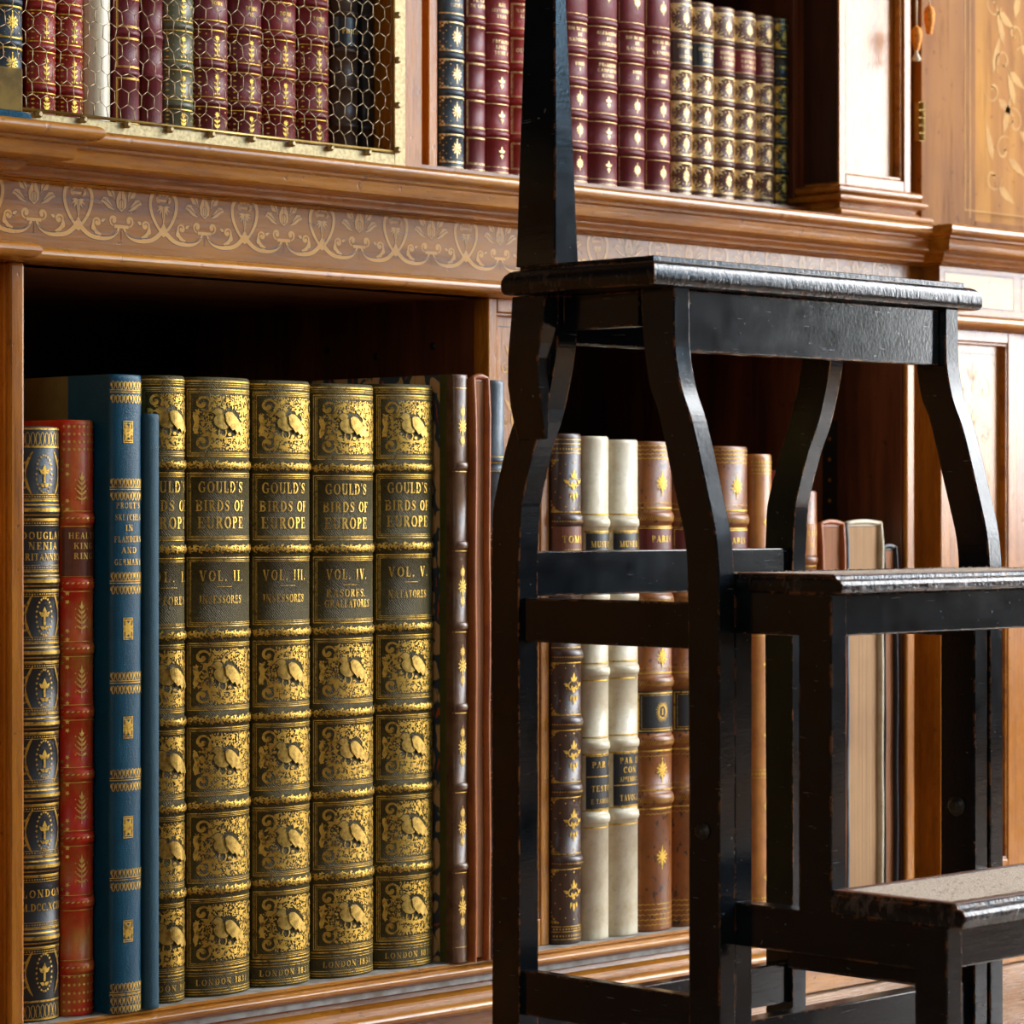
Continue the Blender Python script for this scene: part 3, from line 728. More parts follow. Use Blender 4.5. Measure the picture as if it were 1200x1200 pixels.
k=MB(); k.box(2.604,2.7345,2.141,2.40,UZ0,UZ1); k.build('carcase',M['darkwood_z'],case)
# golden cupboard door at the right edge
k=MB(); gx=2.787; gy=2.115
k.box(gx,gx+.105,gy,gy+.03,H(.33),UZ1-.02); k.box(gx+.105,3.3,gy,gy+.03,H(.33),H(.345)); k.box(gx+.105,3.3,gy,gy+.03,UZ1-.04,UZ1-.02)
dr=k.build('satinwood_door',M['satin_z'],case,bevel=.001)
k=MB(); k.box(gx+.105,3.3,gy+.004,gy+.022,H(.345),UZ1-.04,0)
for p_ in frame(gx+.093,gx+.098,H(.3455),UZ1-.045,.002)[2:3]: k.add([(u,gy-.0003,v) for u,v in p_],[(0,1,2,3)],1)
orn=[]
for i in range(7): orn+=shift(spiral(0,0,.018,i,.9,.003,1 if i%2 else -1)+[leaf(0,.02,pi/2+.3*(-1)**i,.05,.012),leaf(.01,-.01,-.5,.04,.012)],gx+.145+.022*(i%3),H(.40+.035*i))
for q in orn:
    a=sum(q[i][0]*q[(i+1)%len(q)][1]-q[(i+1)%len(q)][0]*q[i][1] for i in range(len(q)))
    if a<0: q=q[::-1]
    k.add([(u,gy+.0037,v) for u,v in q],[list(range(len(q)))],1)
k.build('panel',[M['satin_d'],M['inlay_dim']],dr)
k=MB(); k.box(gx+.083,3.29,gy-.0004,gy,H(.356),H(.3575)); k.box(gx+.083,gx+.0845,gy-.0004,gy,H(.3575),UZ1-.05); k.build('stringing',M['inlay_dim'],dr)
k=MB(); k.box(2.779,2.7875,gy-.003,gy+.004,H(.430),H(.475))
for i in range(5): k.lathe([(.0032,H(.430+.009*i)+.0005),(.0032,H(.439+.009*i)-.0005)],2.7835,gy-.004,10)
k.build('hinge',M['brass'],dr)
k=MB(); k.box(2.78,3.3,2.15,2.40,UZ0,UZ1); k.build('carcase',M['darkwood_z'],case)
k=MB(); k.box(2.786,3.3,2.12,2.15,UZ0,H(.328)); k.build('door_sill',M['walnut'],case)

# ---- wire door of the upper left bay
WY=2.092
wd=thing('wire_door','brass framed chicken wire door in front of the upper left books','door',(1.69,WY,H(.3395)))
wx0,wx1,wz0,wz1=1.435,1.948,H(.3275),H(1.04)
k=MB(); k.box(wx1-.014,wx1,WY,WY+.006,wz0,wz1); k.box(wx0,wx0+.014,WY,WY+.006,wz0,wz1); k.box(wx0+.014,wx1-.014,WY,WY+.006,wz0,wz0+.0135); k.box(wx0+.014,wx1-.014,WY,WY+.006,wz1-.0135,wz1)
k.build('door_frame',M['brass_pale'],wd,bevel=.0006)
zr=wz0+.0155; xr=wx1-.0165
k=MB(); k.tube([(wx0+.012,WY-.001,zr),(xr,WY-.001,zr)],.0015,8); k.tube([(xr,WY-.001,zr),(xr,WY-.001,wz1-.015)],.0015,8); k.build('rod',M['brass'],wd)
x=1.47
while x<1.93:
    k=MB(); k.lathe([(.0016,WY-.006),(.0032,WY-.0045),(.0034,WY-.002),(.0028,WY-.0002)],x,zr-.0035,10,0,'y'); k.build('stud',M['brass_pale'],wd); x+=.0475
for h in (.357,.3995,.4425,.4855,.5285):
    k=MB(); k.lathe([(.0016,WY-.006),(.0032,WY-.0045),(.0034,WY-.002),(.0028,WY-.0002)],xr+.0035,H(h-.012),10,0,'y'); k.build('stud',M['brass_pale'],wd)
k=MB(); cw=.01458; seg=.0095; dy=.0044; pitch=seg+dy; rng=random.Random(3)
jit={}
def node(i,j,top):
    key=(i,j,top)
    if key not in jit:
        x=xr-.002-(i+.5*(j%2))*cw; z=zr+.001+j*pitch+(seg if top else 0)
        jit[key]=(x+rng.uniform(-.0011,.0011)-.0009*sin(z*60+x*20), WY+.0005+rng.uniform(-.0008,.0008), z+rng.uniform(-.0009,.0009))
    return jit[key]
for j in range(0,34):
    for i in range(0,35):
        a=node(i,j,0); b=node(i,j,1)
        if a[0]<wx0+.01: continue
        if b[2]>wz1-.01: continue
        k.tube([a,b],.00046,5)
        o=1 if j%2 else 0
        for ii in ((i,i-1) if o==0 else (i+1,i)):
            if ii<0:
                k.tube([b,(xr,WY-.0005,b[2]+dy*.6)],.00036,5); continue
            c=node(ii,j+1,0); k.tube([b,c],.00036,5)
k.build('wire_mesh',M['wire'],wd)
# ------------------------------------------------------------------ spine tooling
def fl(mb,sf,polys,off=.0004,m=1,step=.0032): lay(mb,sf,polys,off,m,step)
def hl(mb,sf,z,w,m=1,e=.97,off=.0004): lay(mb,sf,[rect(-sf.L*e,sf.L*e,z-w/2,z+w/2)],off,m,.004)
def rowof(mb,sf,z,poly_fn,pitch,e=.95,m=1,off=.0004):
    n=max(1,int(2*sf.L*e/pitch)); 
    for i in range(n):
        s=-sf.L*e+pitch*(i+.5)+(2*sf.L*e-n*pitch)/2
        lay(mb,sf,shift(poly_fn(i),s,z),off,m,.01)
_cache={}
def ornate(L,h,seed):
    key=(round(L,3),round(h,3),seed)
    if key in _cache: return _cache[key]
    r=random.Random(seed); back=[]; q=[]
    w=L*.885; hh=h/2
    fr=frame(-w,w,-hh,hh,.0009)+frame(-w+.0018,w-.0018,-hh+.0018,hh-.0018,.0005)+frame(-w+.0031,w-.0031,-hh+.0031,hh-.0031,.0004)
    iw=w-.0046; ih=hh-.0044
    c=[]
    R=min(.0074,iw*.25)
    c+=spiral(iw-R*1.15,ih-R*1.1,R,-pi*.9,.95,.0026,-1,18)
    c+=[leaf(iw-R*2.0,ih-R*2.05,a,R*1.15,R*.42) for a in (pi*.1,pi*.5,pi*.9)]
    c+=[leaf(iw-R*.35,ih-R*2.0,-pi/2,R*1.5,R*.5),leaf(iw-R*1.2,ih-R*2.35,pi*.8,R*1.2,R*.4),leaf(iw-R*2.5,ih-R*.7,pi*.95,R*1.3,R*.45)]
    c+=[circ(iw-R*.3,ih-R*3.0,.0009,6),circ(iw-R*2.9,ih-R*1.7,.0010,6)]
    q+=sym4(c)
    for sg in (1,-1):
        x=sg*(iw-.0045)
        for s2 in (1,-1): q+=[leaf(x,s2*.0012,s2*pi/2+a,.0062,.0022) for a in (-.75,0,.75)]
        q+=[circ(x,0,.0017,7),leaf(x-sg*.002,0,(pi if sg>0 else 0),.006,.0024)]
    # scattered flowers, leaves and seeds
    pts=[]
    def ok(x,y,rad):
        if abs(x)>iw-rad or abs(y)>ih-rad: return False
        if abs(x)>iw-R*2.05 and abs(y)>ih-R*2.05: return False
        if abs(x)>iw-.0085 and abs(y)<.008: return False
        if ((x+.0040)/.0155)**2+((y-.0005)/.0130)**2<1: return False
        return all((x-a)**2+(y-b)**2>(rad+c_)**2*.62*.92 for a,b,c_ in pts)
    for rad,n in ((.0034,400),(.0024,1000),(.0015,2400),(.0009,5000)):
        for _ in range(n):
            x,y=r.uniform(-iw,iw),r.uniform(-ih,ih)
            if ok(x,y,rad):
                pts.append((x,y,rad)); a=r.uniform(0,6.28); t=r.random()
                if rad>.0024: q+= [flower(x,y,rad*1.02,6,a)] if t<.6 else [leaf(x-rad*cos(a),y-rad*sin(a),a,rad*2.2,rad*1.1),leaf(x,y,a+1.6,rad*1.1,rad*.7),leaf(x,y,a-1.6,rad*1.1,rad*.7)]
                elif rad>.0014: q+= [flower(x,y,rad,4,a)] if t<.5 else [leaf(x-rad*cos(a),y-rad*sin(a),a,rad*2.1,rad*1.0)]
                else: q.append(circ(x,y,rad*.85,5,None,a))
    _cache[key]=(fr,q); return fr,q
def gould(vol,name2,name3=None):
    def deco(mb,sf,z0,z1):
        zy=lambda y: z0+(1174-y)/(1174-442)*(z1-z0)
        L=sf.L
        for y,w in ((447,.0014),(450,.0005),(452.5,.0005),(1142,.0012),(1146,.0006),(1149,.0005),(1165,.0006),(1168,.0010),(1171,.0005)): hl(mb,sf,zy(y),w)
        for i,(a,b) in enumerate(((456,536),(756,836),(856,937),(957,1040),(1058,1139))):
            z=(zy(a)+zy(b))/2; fr,q=ornate(L,abs(zy(a)-zy(b)),i+vol*7)
            fl(mb,sf,shift(fr,L*.045,z),.0003); fl(mb,sf,shift(q,L*.045,z),.0004)
            bs,bl=bird(.0128); bs,bl=[[(u*1.38,v) for u,v in p] for p in bs],[[(u*1.3,v) for u,v in p] for p in bl]; 
            fl(mb,sf,shift(bl,-.0050,z+.0012),.0005,1,.0025)
            fl(mb,sf,shift([grow(p,.0007) for p in bs],-.0050,z+.0016),.0006,0,.0025)
            for k_,p in enumerate(bs): fl(mb,sf,shift([p],-.0050,z+.0016),.0008+.0003*k_,3,.0025)
        for a,b in ((555,635),(655,737)):
            z=(zy(a)+zy(b))/2; h=abs(zy(a)-zy(b)); w=L*.885
            fl(mb,sf,shift(frame(-w,w,-h/2,h/2,.0009)+frame(-w+.002,w-.002,-h/2+.002,h/2-.002,.0005)+frame(-w+.0033,w-.0033,-h/2+.0033,h/2-.0033,.0004),L*.045,z),.0003)
        rr=random.Random(vol)
        for y in (546,645,746,847,948,1048):
            z=zy(y); s=-L*.9; up=1
            while s<L*.9:
                fl(mb,sf,shift(spiral(0,0,.0028,rr.uniform(0,6),.8,.0013,up,8)+[leaf(.0020,0,.7*up,.0038,.0020),leaf(.0015,0,-1.0*up,.0034,.0017),circ(-.0006,.0030*up,.0008,5),circ(.0024,-.0028*up,.0008,5)],s+.002,z+.0003*up),.0004); s+=.0046; up=-up
        T=[("GOULD'S",572,.0095,.043),("BIRDS OF",594,.0092,.047),("EUROPE",614,.0098,.044)]
        for s_,y,h,mw in T: fl(mb,sf,shift(text(s_,h,.17,mw*1.04),-.0065,zy(y)),.0005,1,.002)
        fl(mb,sf,shift(text('VOL. '+['','I.','II.','III.','IV.','V.'][vol],.0090,.30,.044),-.006,zy(677)),.0005,1,.002)
        hl_=[rect(-.0075,.0075,-.0002,.0003)]; fl(mb,sf,shift(hl_,-.005,zy(690)),.0005,1,.003)
        fl(mb,sf,shift(text(name2,.0068,.16,.042),-.007,zy(705 if not name3 else 700)),.0005,1,.002)
        if name3: fl(mb,sf,shift(text(name3,.0068,.16,.050),-.0045,zy(713)),.0005,1,.002)
        fl(mb,sf,shift(text('LONDON 1837.',.0052,.3,.056),-.003,zy(1157)),.0005,1,.002)
    return deco
M['gold_bird']=gold('gilt_bird',(.50,.31,.065),.40,.8,.2,(.3,.18,.035))

def spot(px,py,Y): return (xat(px,Y),hz(py,px,Y))
SZ=ZC+SH+.0002          # shelf surface height
BG='folio volumes on the lower left shelf'
YJ=1.985
gx_=[xat(p,YJ) for p in (164.5,210,288,358,432.5)]+[1.8768]
tops=[H(.1140),H(.1142),H(.1137),H(.1130),H(.1150)]
nm=[('RAPTORES',None),('INSESSORES',None),('INSESSORES',None),('RASORES.','GRALLATORES'),('NATATORES',None)]
words=['gilt olive green folio with birds, lettered VOL. I RAPTORES, beside the thin teal book','gilt olive green folio with birds on its spine, lettered VOL. II INSESSORES','gilt olive green folio with birds, lettered VOL. III INSESSORES, in the middle of the set','gilt olive green folio with birds on its spine, lettered VOL. IV RASORES GRALLATORES','gilt olive green folio with birds, lettered VOL. V NATATORES, beside the marbled book']
gx_[0]=1.5415
for i in range(5):
    book(words[i],'matching gilt bird folios',gx_[i],gx_[i+1],1.963,SZ,tops[i],M['olive'],
         [SZ+(1174-y)/(732.)*(tops[i]-SZ) for y in (546,645,746,847,948,1048)],.0042,.0026,.022,.37,gould(i+1,*nm[i]),back=[M['olive'],M['gold_bird']],nth=22)

def txt(lines,off=.0005,m=1,step=.002):
    def f(mb,sf,z0,z1):
        for s_,z,h,mw in lines: lay(mb,sf,shift(text(s_,h,.2,mw),0,z),off+.0006,m,step)
    return f
# --- black and gilt book at the far left
def deco1(mb,sf,z0,z1):
    zy=lambda y: z0+(1197-y)/(1197-500)*(z1-z0); L=sf.L
    for y in (598,681,765,848,932,1015,1099):
        for dy_,w in ((0,.0028),(-6,.0012),(6,.0012),(-11,.0014),(11,.0014)): hl(mb,sf,zy(y+dy_),w,1)
        for dy_ in (-15.5,15.5): 
            rowof(mb,sf,zy(y+dy_),lambda i:[circ(0,0,.0008,5,.0006)],.0022); hl(mb,sf,zy(y+dy_-2.6),.0005); hl(mb,sf,zy(y+dy_+2.6),.0005)
    for y in (556,723,807,890,974,1140):
        z=zy(y)
        for r0 in (0,1):
            n=22
            ov=[(.0075*cos(2*pi*k/n),.0150*sin(2*pi*k/n)) for k in range(n+1)]
        fl(mb,sf,shift([flower(a,b,.0013,5) for a,b in ov[:-1]],0,z),.0004)
        fl(mb,sf,shift([leaf(0,-.001,pi/2,.009,.005),leaf(-.001,0,pi*.75,.006,.003),leaf(.001,0,pi*.25,.006,.003),rect(-.001,.001,-.007,0),leaf(0,-.010,pi*.15,.005,.003),leaf(0,-.010,pi*.85,.005,.003)],0,z),.0004)
        for sg in (1,-1):
            arc_=[(sg*(.017-.0045*cos((t-.5)*pi)*1.0+.000),.017*(2*t-1)) for t in [k/10 for k in range(11)]]
            arc_=[(sg*(.0135+.006*((2*t-1)**2)*-1+.003),.018*(2*t-1)) for t in [k/10 for k in range(11)]]
            fl(mb,sf,shift(ribbon(arc_,[.0004+.0018*abs(sin(t*.6)) for t in range(11)])+[leaf(sg*.0155,yy,(0 if sg>0 else pi)+.6,.004,.002) for yy in (-.010,-.004,.004,.010)],0,z),.0004)
    for y in (515,1185):
        rowof(mb,sf,zy(y),lambda i:ribbon([(.0018*cos(2*pi*k/8),.0055*sin(2*pi*k/8)) for k in range(9)],.0006),.0042); hl(mb,sf,zy(y-12),.0016); hl(mb,sf,zy(y+9),.0016)
    fl(mb,sf,shift(text('DOUGLAS',.0058,.22,.040),0,zy(628)),.0005); fl(mb,sf,shift(text('NENIA',.0058,.25,.030),0,zy(640)),.0005); fl(mb,sf,shift(text('BRITANNICA',.0055,.14,.042),0,zy(653)),.0005)
    fl(mb,sf,shift(text('LONDON',.0060,.3,.038),0,zy(1047)),.0005); fl(mb,sf,shift(text('M.DCC.XCIII',.0060,.1,.040),0,zy(1063)),.0005)
zt=H(.069); 
book('narrow black book with gilt ovals and rings, at the left end of the lower shelf',None,1.4115,1.4560,1.966,SZ,zt,M['blackleather'],[SZ+(1197-y)/697.*(zt-SZ) for y in (598,681,765,848,932,1015,1099)],.004,.002,.013,.33,deco1,gmat=M['gold'])
def deco2(mb,sf,z0,z1):
    zy=lambda y: z0+(1197-y)/(1197-492)*(z1-z0); L=sf.L
    B_=[609,686,763,838,912,987,1063,1140]
    prev=535
    for b in B_:
        a,c=prev,b; prev=b; z=(zy(a)+zy(c))/2; h=abs(zy(a)-zy(c))
        if b!=686 and b!=1140:
            for sg in (1,-1):
                for s2 in (1,-1):
                    for k_ in range(4): fl(mb,sf,shift([flower(-L*.92*1+.001+(k_%2)*.0045 if sg>0 else L*.92-.001-(k_%2)*.0045,s2*(h*.42-.0035*k_),.0022,5,k_)],0,z))
            t=[leaf(0,v,pi/2+sg*a_,l_,.0017) for v,l_,a_ in ((-.010,.0065,1.1),(-.006,.0075,.9),(-.002,.0070,.8),(.002,.0055,.7),(.006,.004,.6)) for sg in (1,-1)]+[leaf(0,.006,pi/2,.007,.002),rect(-.0003,.0003,-.014,.008)]+[circ(sg*.0055,v,.0007,5) for sg in (1,-1) for v in (-.009,-.001,.006)]
            fl(mb,sf,shift(t,-.002,z))
        hl(mb,sf,zy(c+9),.0006); hl(mb,sf,zy(c-9),.0006)
        rowof(mb,sf,zy(c),lambda i:[leaf(-.001,0,.4,.003,.0014)],.004)
    for y in list(range(500,536,9))+list(range(1150,1192,10)): rowof(mb,sf,zy(y),lambda i:[flower(0,0,.0017,5,i)],.0042)
zt=H(.075)
z_=lambda y: SZ+(1197-y)/(1197-492)*(zt-SZ)
book('worn scarlet and tan leather book, gilt corner sprigs, second from left on lower shelf',None,1.4563,1.4893,1.966,SZ,zt,M['redleather'],[z_(y) for y in (609,686,763,838,912,987,1063,1140)],.0045,.0025,.011,.33,deco2,gmat=M['gold_dull'],
     labels=[(-.9,.9,z_(677),z_(620),M['redbrown'],txt([('HEALTS',z_(629),.0050,.026),('KING',z_(641),.0050,.020),('RING',z_(653),.0050,.020)]))])
def deco3(mb,sf,z0,z1):
    zy=lambda y: z0+(1195-y)/(1195-439)*(z1-z0); L=sf.L
    def loops(z,h): 
        rowof(mb,sf,z,lambda i:ribbon([(.0011*cos(2*pi*k/8),h*sin(2*pi*k/8)) for k in range(9)],.0006)+[leaf(-.0017,-h*.3,pi/2,h*1.3,.0011)],.0036,.93)
    for y in (460,575,686,804,919,1037,1172):
        loops(zy(y-8),.0034); loops(zy(y+8),.0034); hl(mb,sf,zy(y),.0007,1,.93); hl(mb,sf,zy(y-2.5),.0006,1,.93)
        if y==1172:
            loops(zy(y+18),.0030); hl(mb,sf,zy(y+1.5),.0006)
    for y in (507,740,857,975,1098):
        q=[leaf(0,0,a,.0065,.0026) for a in (pi/2-.35,pi/2+.35,-pi/2-.35,-pi/2+.35)]+[leaf(0,0,a,.0045,.0024) for a in (.5,-.5,pi-.5,pi+.5)]+[rect(-.0032,.0032,-.006,-.0052),rect(-.0032,.0032,.0052,.006),circ(0,0,.0018)]+frame(-.0036,.0036,-.0072,.0072,.0006)
        fl(mb,sf,shift(q,-.001,zy(y),1.35,1.25))
    for s_,y,mw in (("PROUT'S",594,.024),('SKETCHES',608,.026),('IN',620.5,.02),('FLANDERS',634,.027),('AND',647,.02),('GERMANY',661,.027)): fl(mb,sf,shift(text(s_,.0049,.22,mw),0,zy(y)),.0005)
book("tall blue leather book with gilt bars, lettered Prout's Sketches in Flanders and Germany",None,1.4898,1.5238,1.950,SZ,H(.1125),M['blue'],[],.004,.002,.006,.34,deco3,corner=M['oliveboard'],strip=.055)
book('thin plain teal cloth book squeezed beside the tall blue one',None,1.5242,1.5402,1.949,SZ,H(.081),M['bluecloth'],[],.004,.002,.0045,.33)

def plainbands(fz,lz=()):
    def f(mb,sf,z0,z1):
        for z in fz: hl(mb,sf,z+.0062,.0006); hl(mb,sf,z-.0062,.0006)
    return f
zt=H(.125); zy10=lambda y: SZ+(1136-y)/(1136-439)*(zt-SZ)
def deco10(mb,sf,z0,z1):
    for y in (547,641,737,833,927,1022): hl(mb,sf,zy10(y+7),.0007,1); 
    hl(mb,sf,zy10(455),.0006); hl(mb,sf,zy10(1117),.0006)
    for y in (500,690,784,880,975,1070): fl(mb,sf,shift(fleuron(.010)+shift(fleuron(.006),0,.013)+shift(fleuron(.006),0,-.013),0,zy10(y),.75,1))
book('rubbed brown calf book with marbled paper side and green leather edge',None,1.8775,1.8972,1.951,SZ,zt,M['browncalf'],[zy10(y) for y in (547,641,737,833,927,1022)],.0035,.0022,.0035,.40,deco10,corner=M['marbled'],strip=[(.008,M['browncalf']),(.009,M['greenstrip'])],gmat=M['gold_dull'])
zt=H(.121); zy12=lambda y: SZ+(1127-y)/(1127-441)*(zt-SZ)
def deco12(mb,sf,z0,z1):
    for y in (540,631,727,821,914,1007): hl(mb,sf,zy12(y-1),.0012); hl(mb,sf,zy12(y-8),.0006); hl(mb,sf,zy12(y+9),.0006)
book('slate blue book with double raised bands, just left of the middle upright',None,1.9212,1.9425,1.9475,SZ,zt,M['slate'],[zy12(y) for y in (536,549,627,640,723,736,817,830,910,923,1003,1016)],.0025,.002,.006,.33,deco12,gmat=M['gold_dull'])

def fore_book(label,X0,X1,Yf,z0,z1,cov,curl=.003,depth=.25,pg=None,group=None,cov2=None,ct=.0032):
    """book shelved the other way round: leaves towards the room, cover edges curling over them"""
    T=X1-X0; Xc=(X0+X1)/2; root=thing('book',label,'book',(Xc,Yf,z0),group)
    for s_,x0 in ((-1,X0+.0004),(1,X1-.0004-ct)):
        mb=MB(); n=6; pts=[]
        x1=x0+ct
        # cover board with a rounded, slightly wandering front edge
        cols=[]
        zs=[z0+(z1-z0)*t for t in [i/16 for i in range(17)]]
        r_=random.Random(int(X0*1e4)+s_)
        sec=[(x0,.02),(x0,.002),(x0+ct*.2,.0004),(x0+ct*.5,0),(x0+ct*.8,.0004),(x1,.002),(x1,.02)]
        vs=[]
        for i,z in enumerate(zs):
            w=.0010*sin(i*1.1+s_)+r_.uniform(-.0004,.0004); k_=0 if i<16 else .0015
            for x,y in sec: vs.append((x-s_*w*(.6 if y<.01 else .1),Yf+y+k_,z))
        W=len(sec)
        mb.add(vs,[(i*W+j,i*W+j+1,(i+1)*W+j+1,(i+1)*W+j) for i in range(16) for j in range(W-1)],0,True)
        mb.add([(x,Yf+y+.0015,z1) for x,y in sec],[list(range(W))],0)
        mb.box(x0,x1,Yf+.0195,Yf+depth,z0,z1)
        mb.build('cover_board',(cov2 or cov) if s_<0 else cov,root)
    mb=MB()   # turned-over leather at the head, arching from board to board
    arch=[(X0+.0008+(T-.0016)*t, z1-.001+curl*sin(pi*t)) for t in [i/8 for i in range(9)]]
    for dy_ in (0,): mb.tube([(x,Yf+.0045,z) for x,z in arch],[.0021+.0006*sin(pi*i/8) for i in range(9)],8)
    mb.box(X0+.001,X1-.001,Yf+.005,Yf+depth-.002,z1-.0035,z1-.0005)
    mb.build('head_cap',cov,root)
    p=MB(); p.box(X0+ct+.0004,X1-ct-.0004,Yf+.005,Yf+depth-.003,z0+.003,z1-.004); p.build('page_block',pg or M['pages'],root)
    s=MB(); s.box(X0+.0004,X1-.0004,Yf+depth,Yf+depth+.004,z0,z1); s.build('spine',cov,root)
    return root
M['tanpages']=pages('tanned_fore_edge',(.34,.12,.03))
fore_book('orange brown leather book turned leaves outward, its covers curling, on the lower left shelf',1.8976,1.9208,1.9465,SZ,H(.1225),M['tancalf'],.0025,.30,M['tanpages'],ct=.0048)

# ---- books of the lower right bay
def zmap(y0,y1,zt): return lambda y: SZ+(y1-y)/(y1-y0)*(zt-SZ)
YR=1.963
def yb(px,Y=1.972): return xat(px,Y)
za=H(.0744); A_=zmap(508,1107,za); ab=(609,688,768,847,926,1010)
def decoA(mb,sf,z0,z1):
    L=sf.L
    for y in ab:
        hl(mb,sf,A_(y-9),.0010,1); hl(mb,sf,A_(y+9),.0010,1); rowof(mb,sf,A_(y+2),lambda i:[circ(0,0,.0008,5)],.0022)
    for a,b in ((538,600),(777,838),(856,917),(935,1000),(1019,1082)):
        z=(A_(a)+A_(b))/2; h=abs(A_(a)-A_(b))/2
        fl(mb,sf,shift(monogram(.0165),0,z,.9,1)); 
        for sx in (1,-1):
            for sz in (1,-1):
                for (u,v,r_) in ((.93,.93,.0028),(.80,.95,.002),(.95,.74,.002),(.86,.84,.0018),(.7,.97,.0013),(.97,.6,.0014)): fl(mb,sf,shift([flower(sx*u*L,sz*v*h,r_,5,u*9)],0,z))
                fl(mb,sf,shift([circ(sx*L*.62,sz*h*.45,.0008,6),circ(sx*L*.40,sz*h*.80,.0007,6),circ(sx*L*.8,sz*h*.25,.0007,6)],0,z))
            fl(mb,sf,shift([circ(0,sx*h*.88,.0009,6),circ(sx*L*.35,0,.0006,6)],0,z))
    for y in (515,520,531,1086,1092,1101): hl(mb,sf,A_(y),.0008)
    for y in (526,1089,1097): rowof(mb,sf,A_(y),lambda i:[flower(0,0,.0014,5,i)],.003)
xa=[2.0262,yb(681),yb(712.5),yb(747),yb(788.5),yb(834),yb(877),yb(902),yb(914),yb(931),yb(955),yb(985),yb(1029),yb(1046)]
book('dark brown book with gilt interlaced monograms, first in the lower right bay',None,xa[0],xa[1],YR,SZ,za,M['darkbrown'],[A_(y) for y in ab],.0055,.0038,.012,.34,decoA,
     labels=[(-.9,.9,A_(680),A_(617),M['redbrown'],txt([('TOME',A_(632),.0066,.03),('PREMIER',A_(646),.0035,.032)]))])
for i,(t0,txts,bb,lab) in enumerate(((H(.0726),(('MUSEO',638),('CAMPANA',649),('PAR I',897),('TESTO',925),('E TAVOLE',940)),(613,700,788,875,961),'cream vellum book with black labels, lettered PAR I TESTO E TAVOLE'),
                               (H(.0700),(('MUSEO',638),('CAMPANA',649),('PAR II',893),('CON',904),('APPENDICE',915),('TAVOLE',937)),(613,700,786,873,958),'cream vellum book with black labels, lettered PAR II CON APPENDICE TAVOLE'))):
    V_=zmap(511+4*i,1103-3*i,t0)
    def decoV(mb,sf,z0,z1,V_=V_,bb=bb):
        for y in bb: hl(mb,sf,V_(y-10),.0014,1,.9); hl(mb,sf,V_(y+10),.0014,1,.9)
        hl(mb,sf,V_(905+25-15*0),.0001,1,.1)
    b1,b2=bb[0],bb[1]; b3,b4=bb[3],bb[4]
    def lb(lines,zr=None):
        def f(mb,sf,z0,z1):
            w=sf.L*.72
            lay(mb,sf,[rect(-w,w,z0+.0006,z0+.0011),rect(-w,w,z1-.0011,z1-.0006)],.0008,1,.003)
            if zr: lay(mb,sf,[rect(-w,w,zr-.0005,zr+.0005)],.0008,1,.003)
            for s_,y in lines: lay(mb,sf,shift(text(s_,.0058 if len(s_)<8 else .0046,.18,.0245),.0,V_(y)),.0011,1,.002)
        return f
    book(lab,'pair of cream vellum volumes',xa[1+i],xa[2+i],YR,SZ,t0,M['vellum'],[V_(y) for y in bb],.0045,.0032,.011,.34,decoV,
         labels=[(-.74,.74,V_(b2-11),V_(b1+11),M['labelblack'],lb(txts[:2])),(-.74,.74,V_(b4-11),V_(b3+11),M['labelblack'],lb(txts[2:],V_(911 if i==0 else 922)))])
cb=(606,703,800,869,937)
def calf(x0,x1,ytop,ybot,zt,label,letter,lt='PARIS',group='speckled calf set'):
    Z=zmap(ytop,ybot,zt); k_=(ybot-ytop)/(1092-517.); Q=lambda y: Z(ytop+(y-517)*k_)
    def deco(mb,sf,z0,z1):
        for y in cb:
            rowof(mb,sf,Q(y+1),lambda i:[[(-.0014,-.0022),(-.0008,-.0022),(.0014,.0022),(.0008,.0022)]],.0021,.95,1,.0005)
            for d_ in (-11,11): hl(mb,sf,Q(y+d_),.0015); fl(mb,sf,shift(ribbon([(-sf.L*.93+sf.L*1.86*t/24,.0007*(1 if t%2 else -1)) for t in range(25)],.0005),0,Q(y+d_*1.55)))
        for y in (522,527,532,537,1060,1066,1072,1078,1084): fl(mb,sf,shift(ribbon([(-sf.L*.95+sf.L*1.9*t/24,.0005*(1 if t%2 else -1)) for t in range(25)],.0009),0,Q(y)))
        for y in (566,770,903,1005): fl(mb,sf,shift(fleuron(.0115)+[circ(0,0,.0035,10),circ(0,.0055,.0018,8),circ(0,-.0055,.0018,8)],0,Q(y)))
    def l1(mb,sf,z0,z1):
        w=sf.L*.86
        fl(mb,sf,shift(frame(-w,w,-(z1-z0)/2+.0015,(z1-z0)/2-.0015,.0012)+frame(-w+.003,w-.003,-(z1-z0)/2+.004,(z1-z0)/2-.004,.0005),0,(z0+z1)/2),.0008)
        c_=[]
        for t in range(24): a=2*pi*t/24; c_.append([(.0052*cos(a-.10),.0064*sin(a-.10)),(.0052*cos(a+.10),.0064*sin(a+.10)),(.0095*cos(a),.0112*sin(a))])
        fl(mb,sf,shift(c_+ribbon([(.0048*cos(2*pi*t/16),.0060*sin(2*pi*t/16)) for t in range(17)],.0009)+text(letter,.0060),0,(z0+z1)/2),.0009)
    def l2(mb,sf,z0,z1):
        w=sf.L*.86
        fl(mb,sf,shift(frame(-w,w,-(z1-z0)/2+.001,(z1-z0)/2-.001,.0010),0,(z0+z1)/2),.0008)
        fl(mb,sf,shift(text(lt,.0062,.2,.03),0,z1-.012),.0009)
    book(label,group,x0,x1,YR,SZ,zt,M['speckled'],[Q(y) for y in cb],.0058,.0042,.014,.34,deco,
         labels=[(-.88,.88,Q(691),Q(617),M['labelred'],l2),(-.88,.88,Q(859),Q(810),M['labelblack'],l1)])
calf(xa[3],xa[4],517,1092,H(.069),'speckled brown calf book with a gilt sunburst label, beside the cream vellum pair','I')
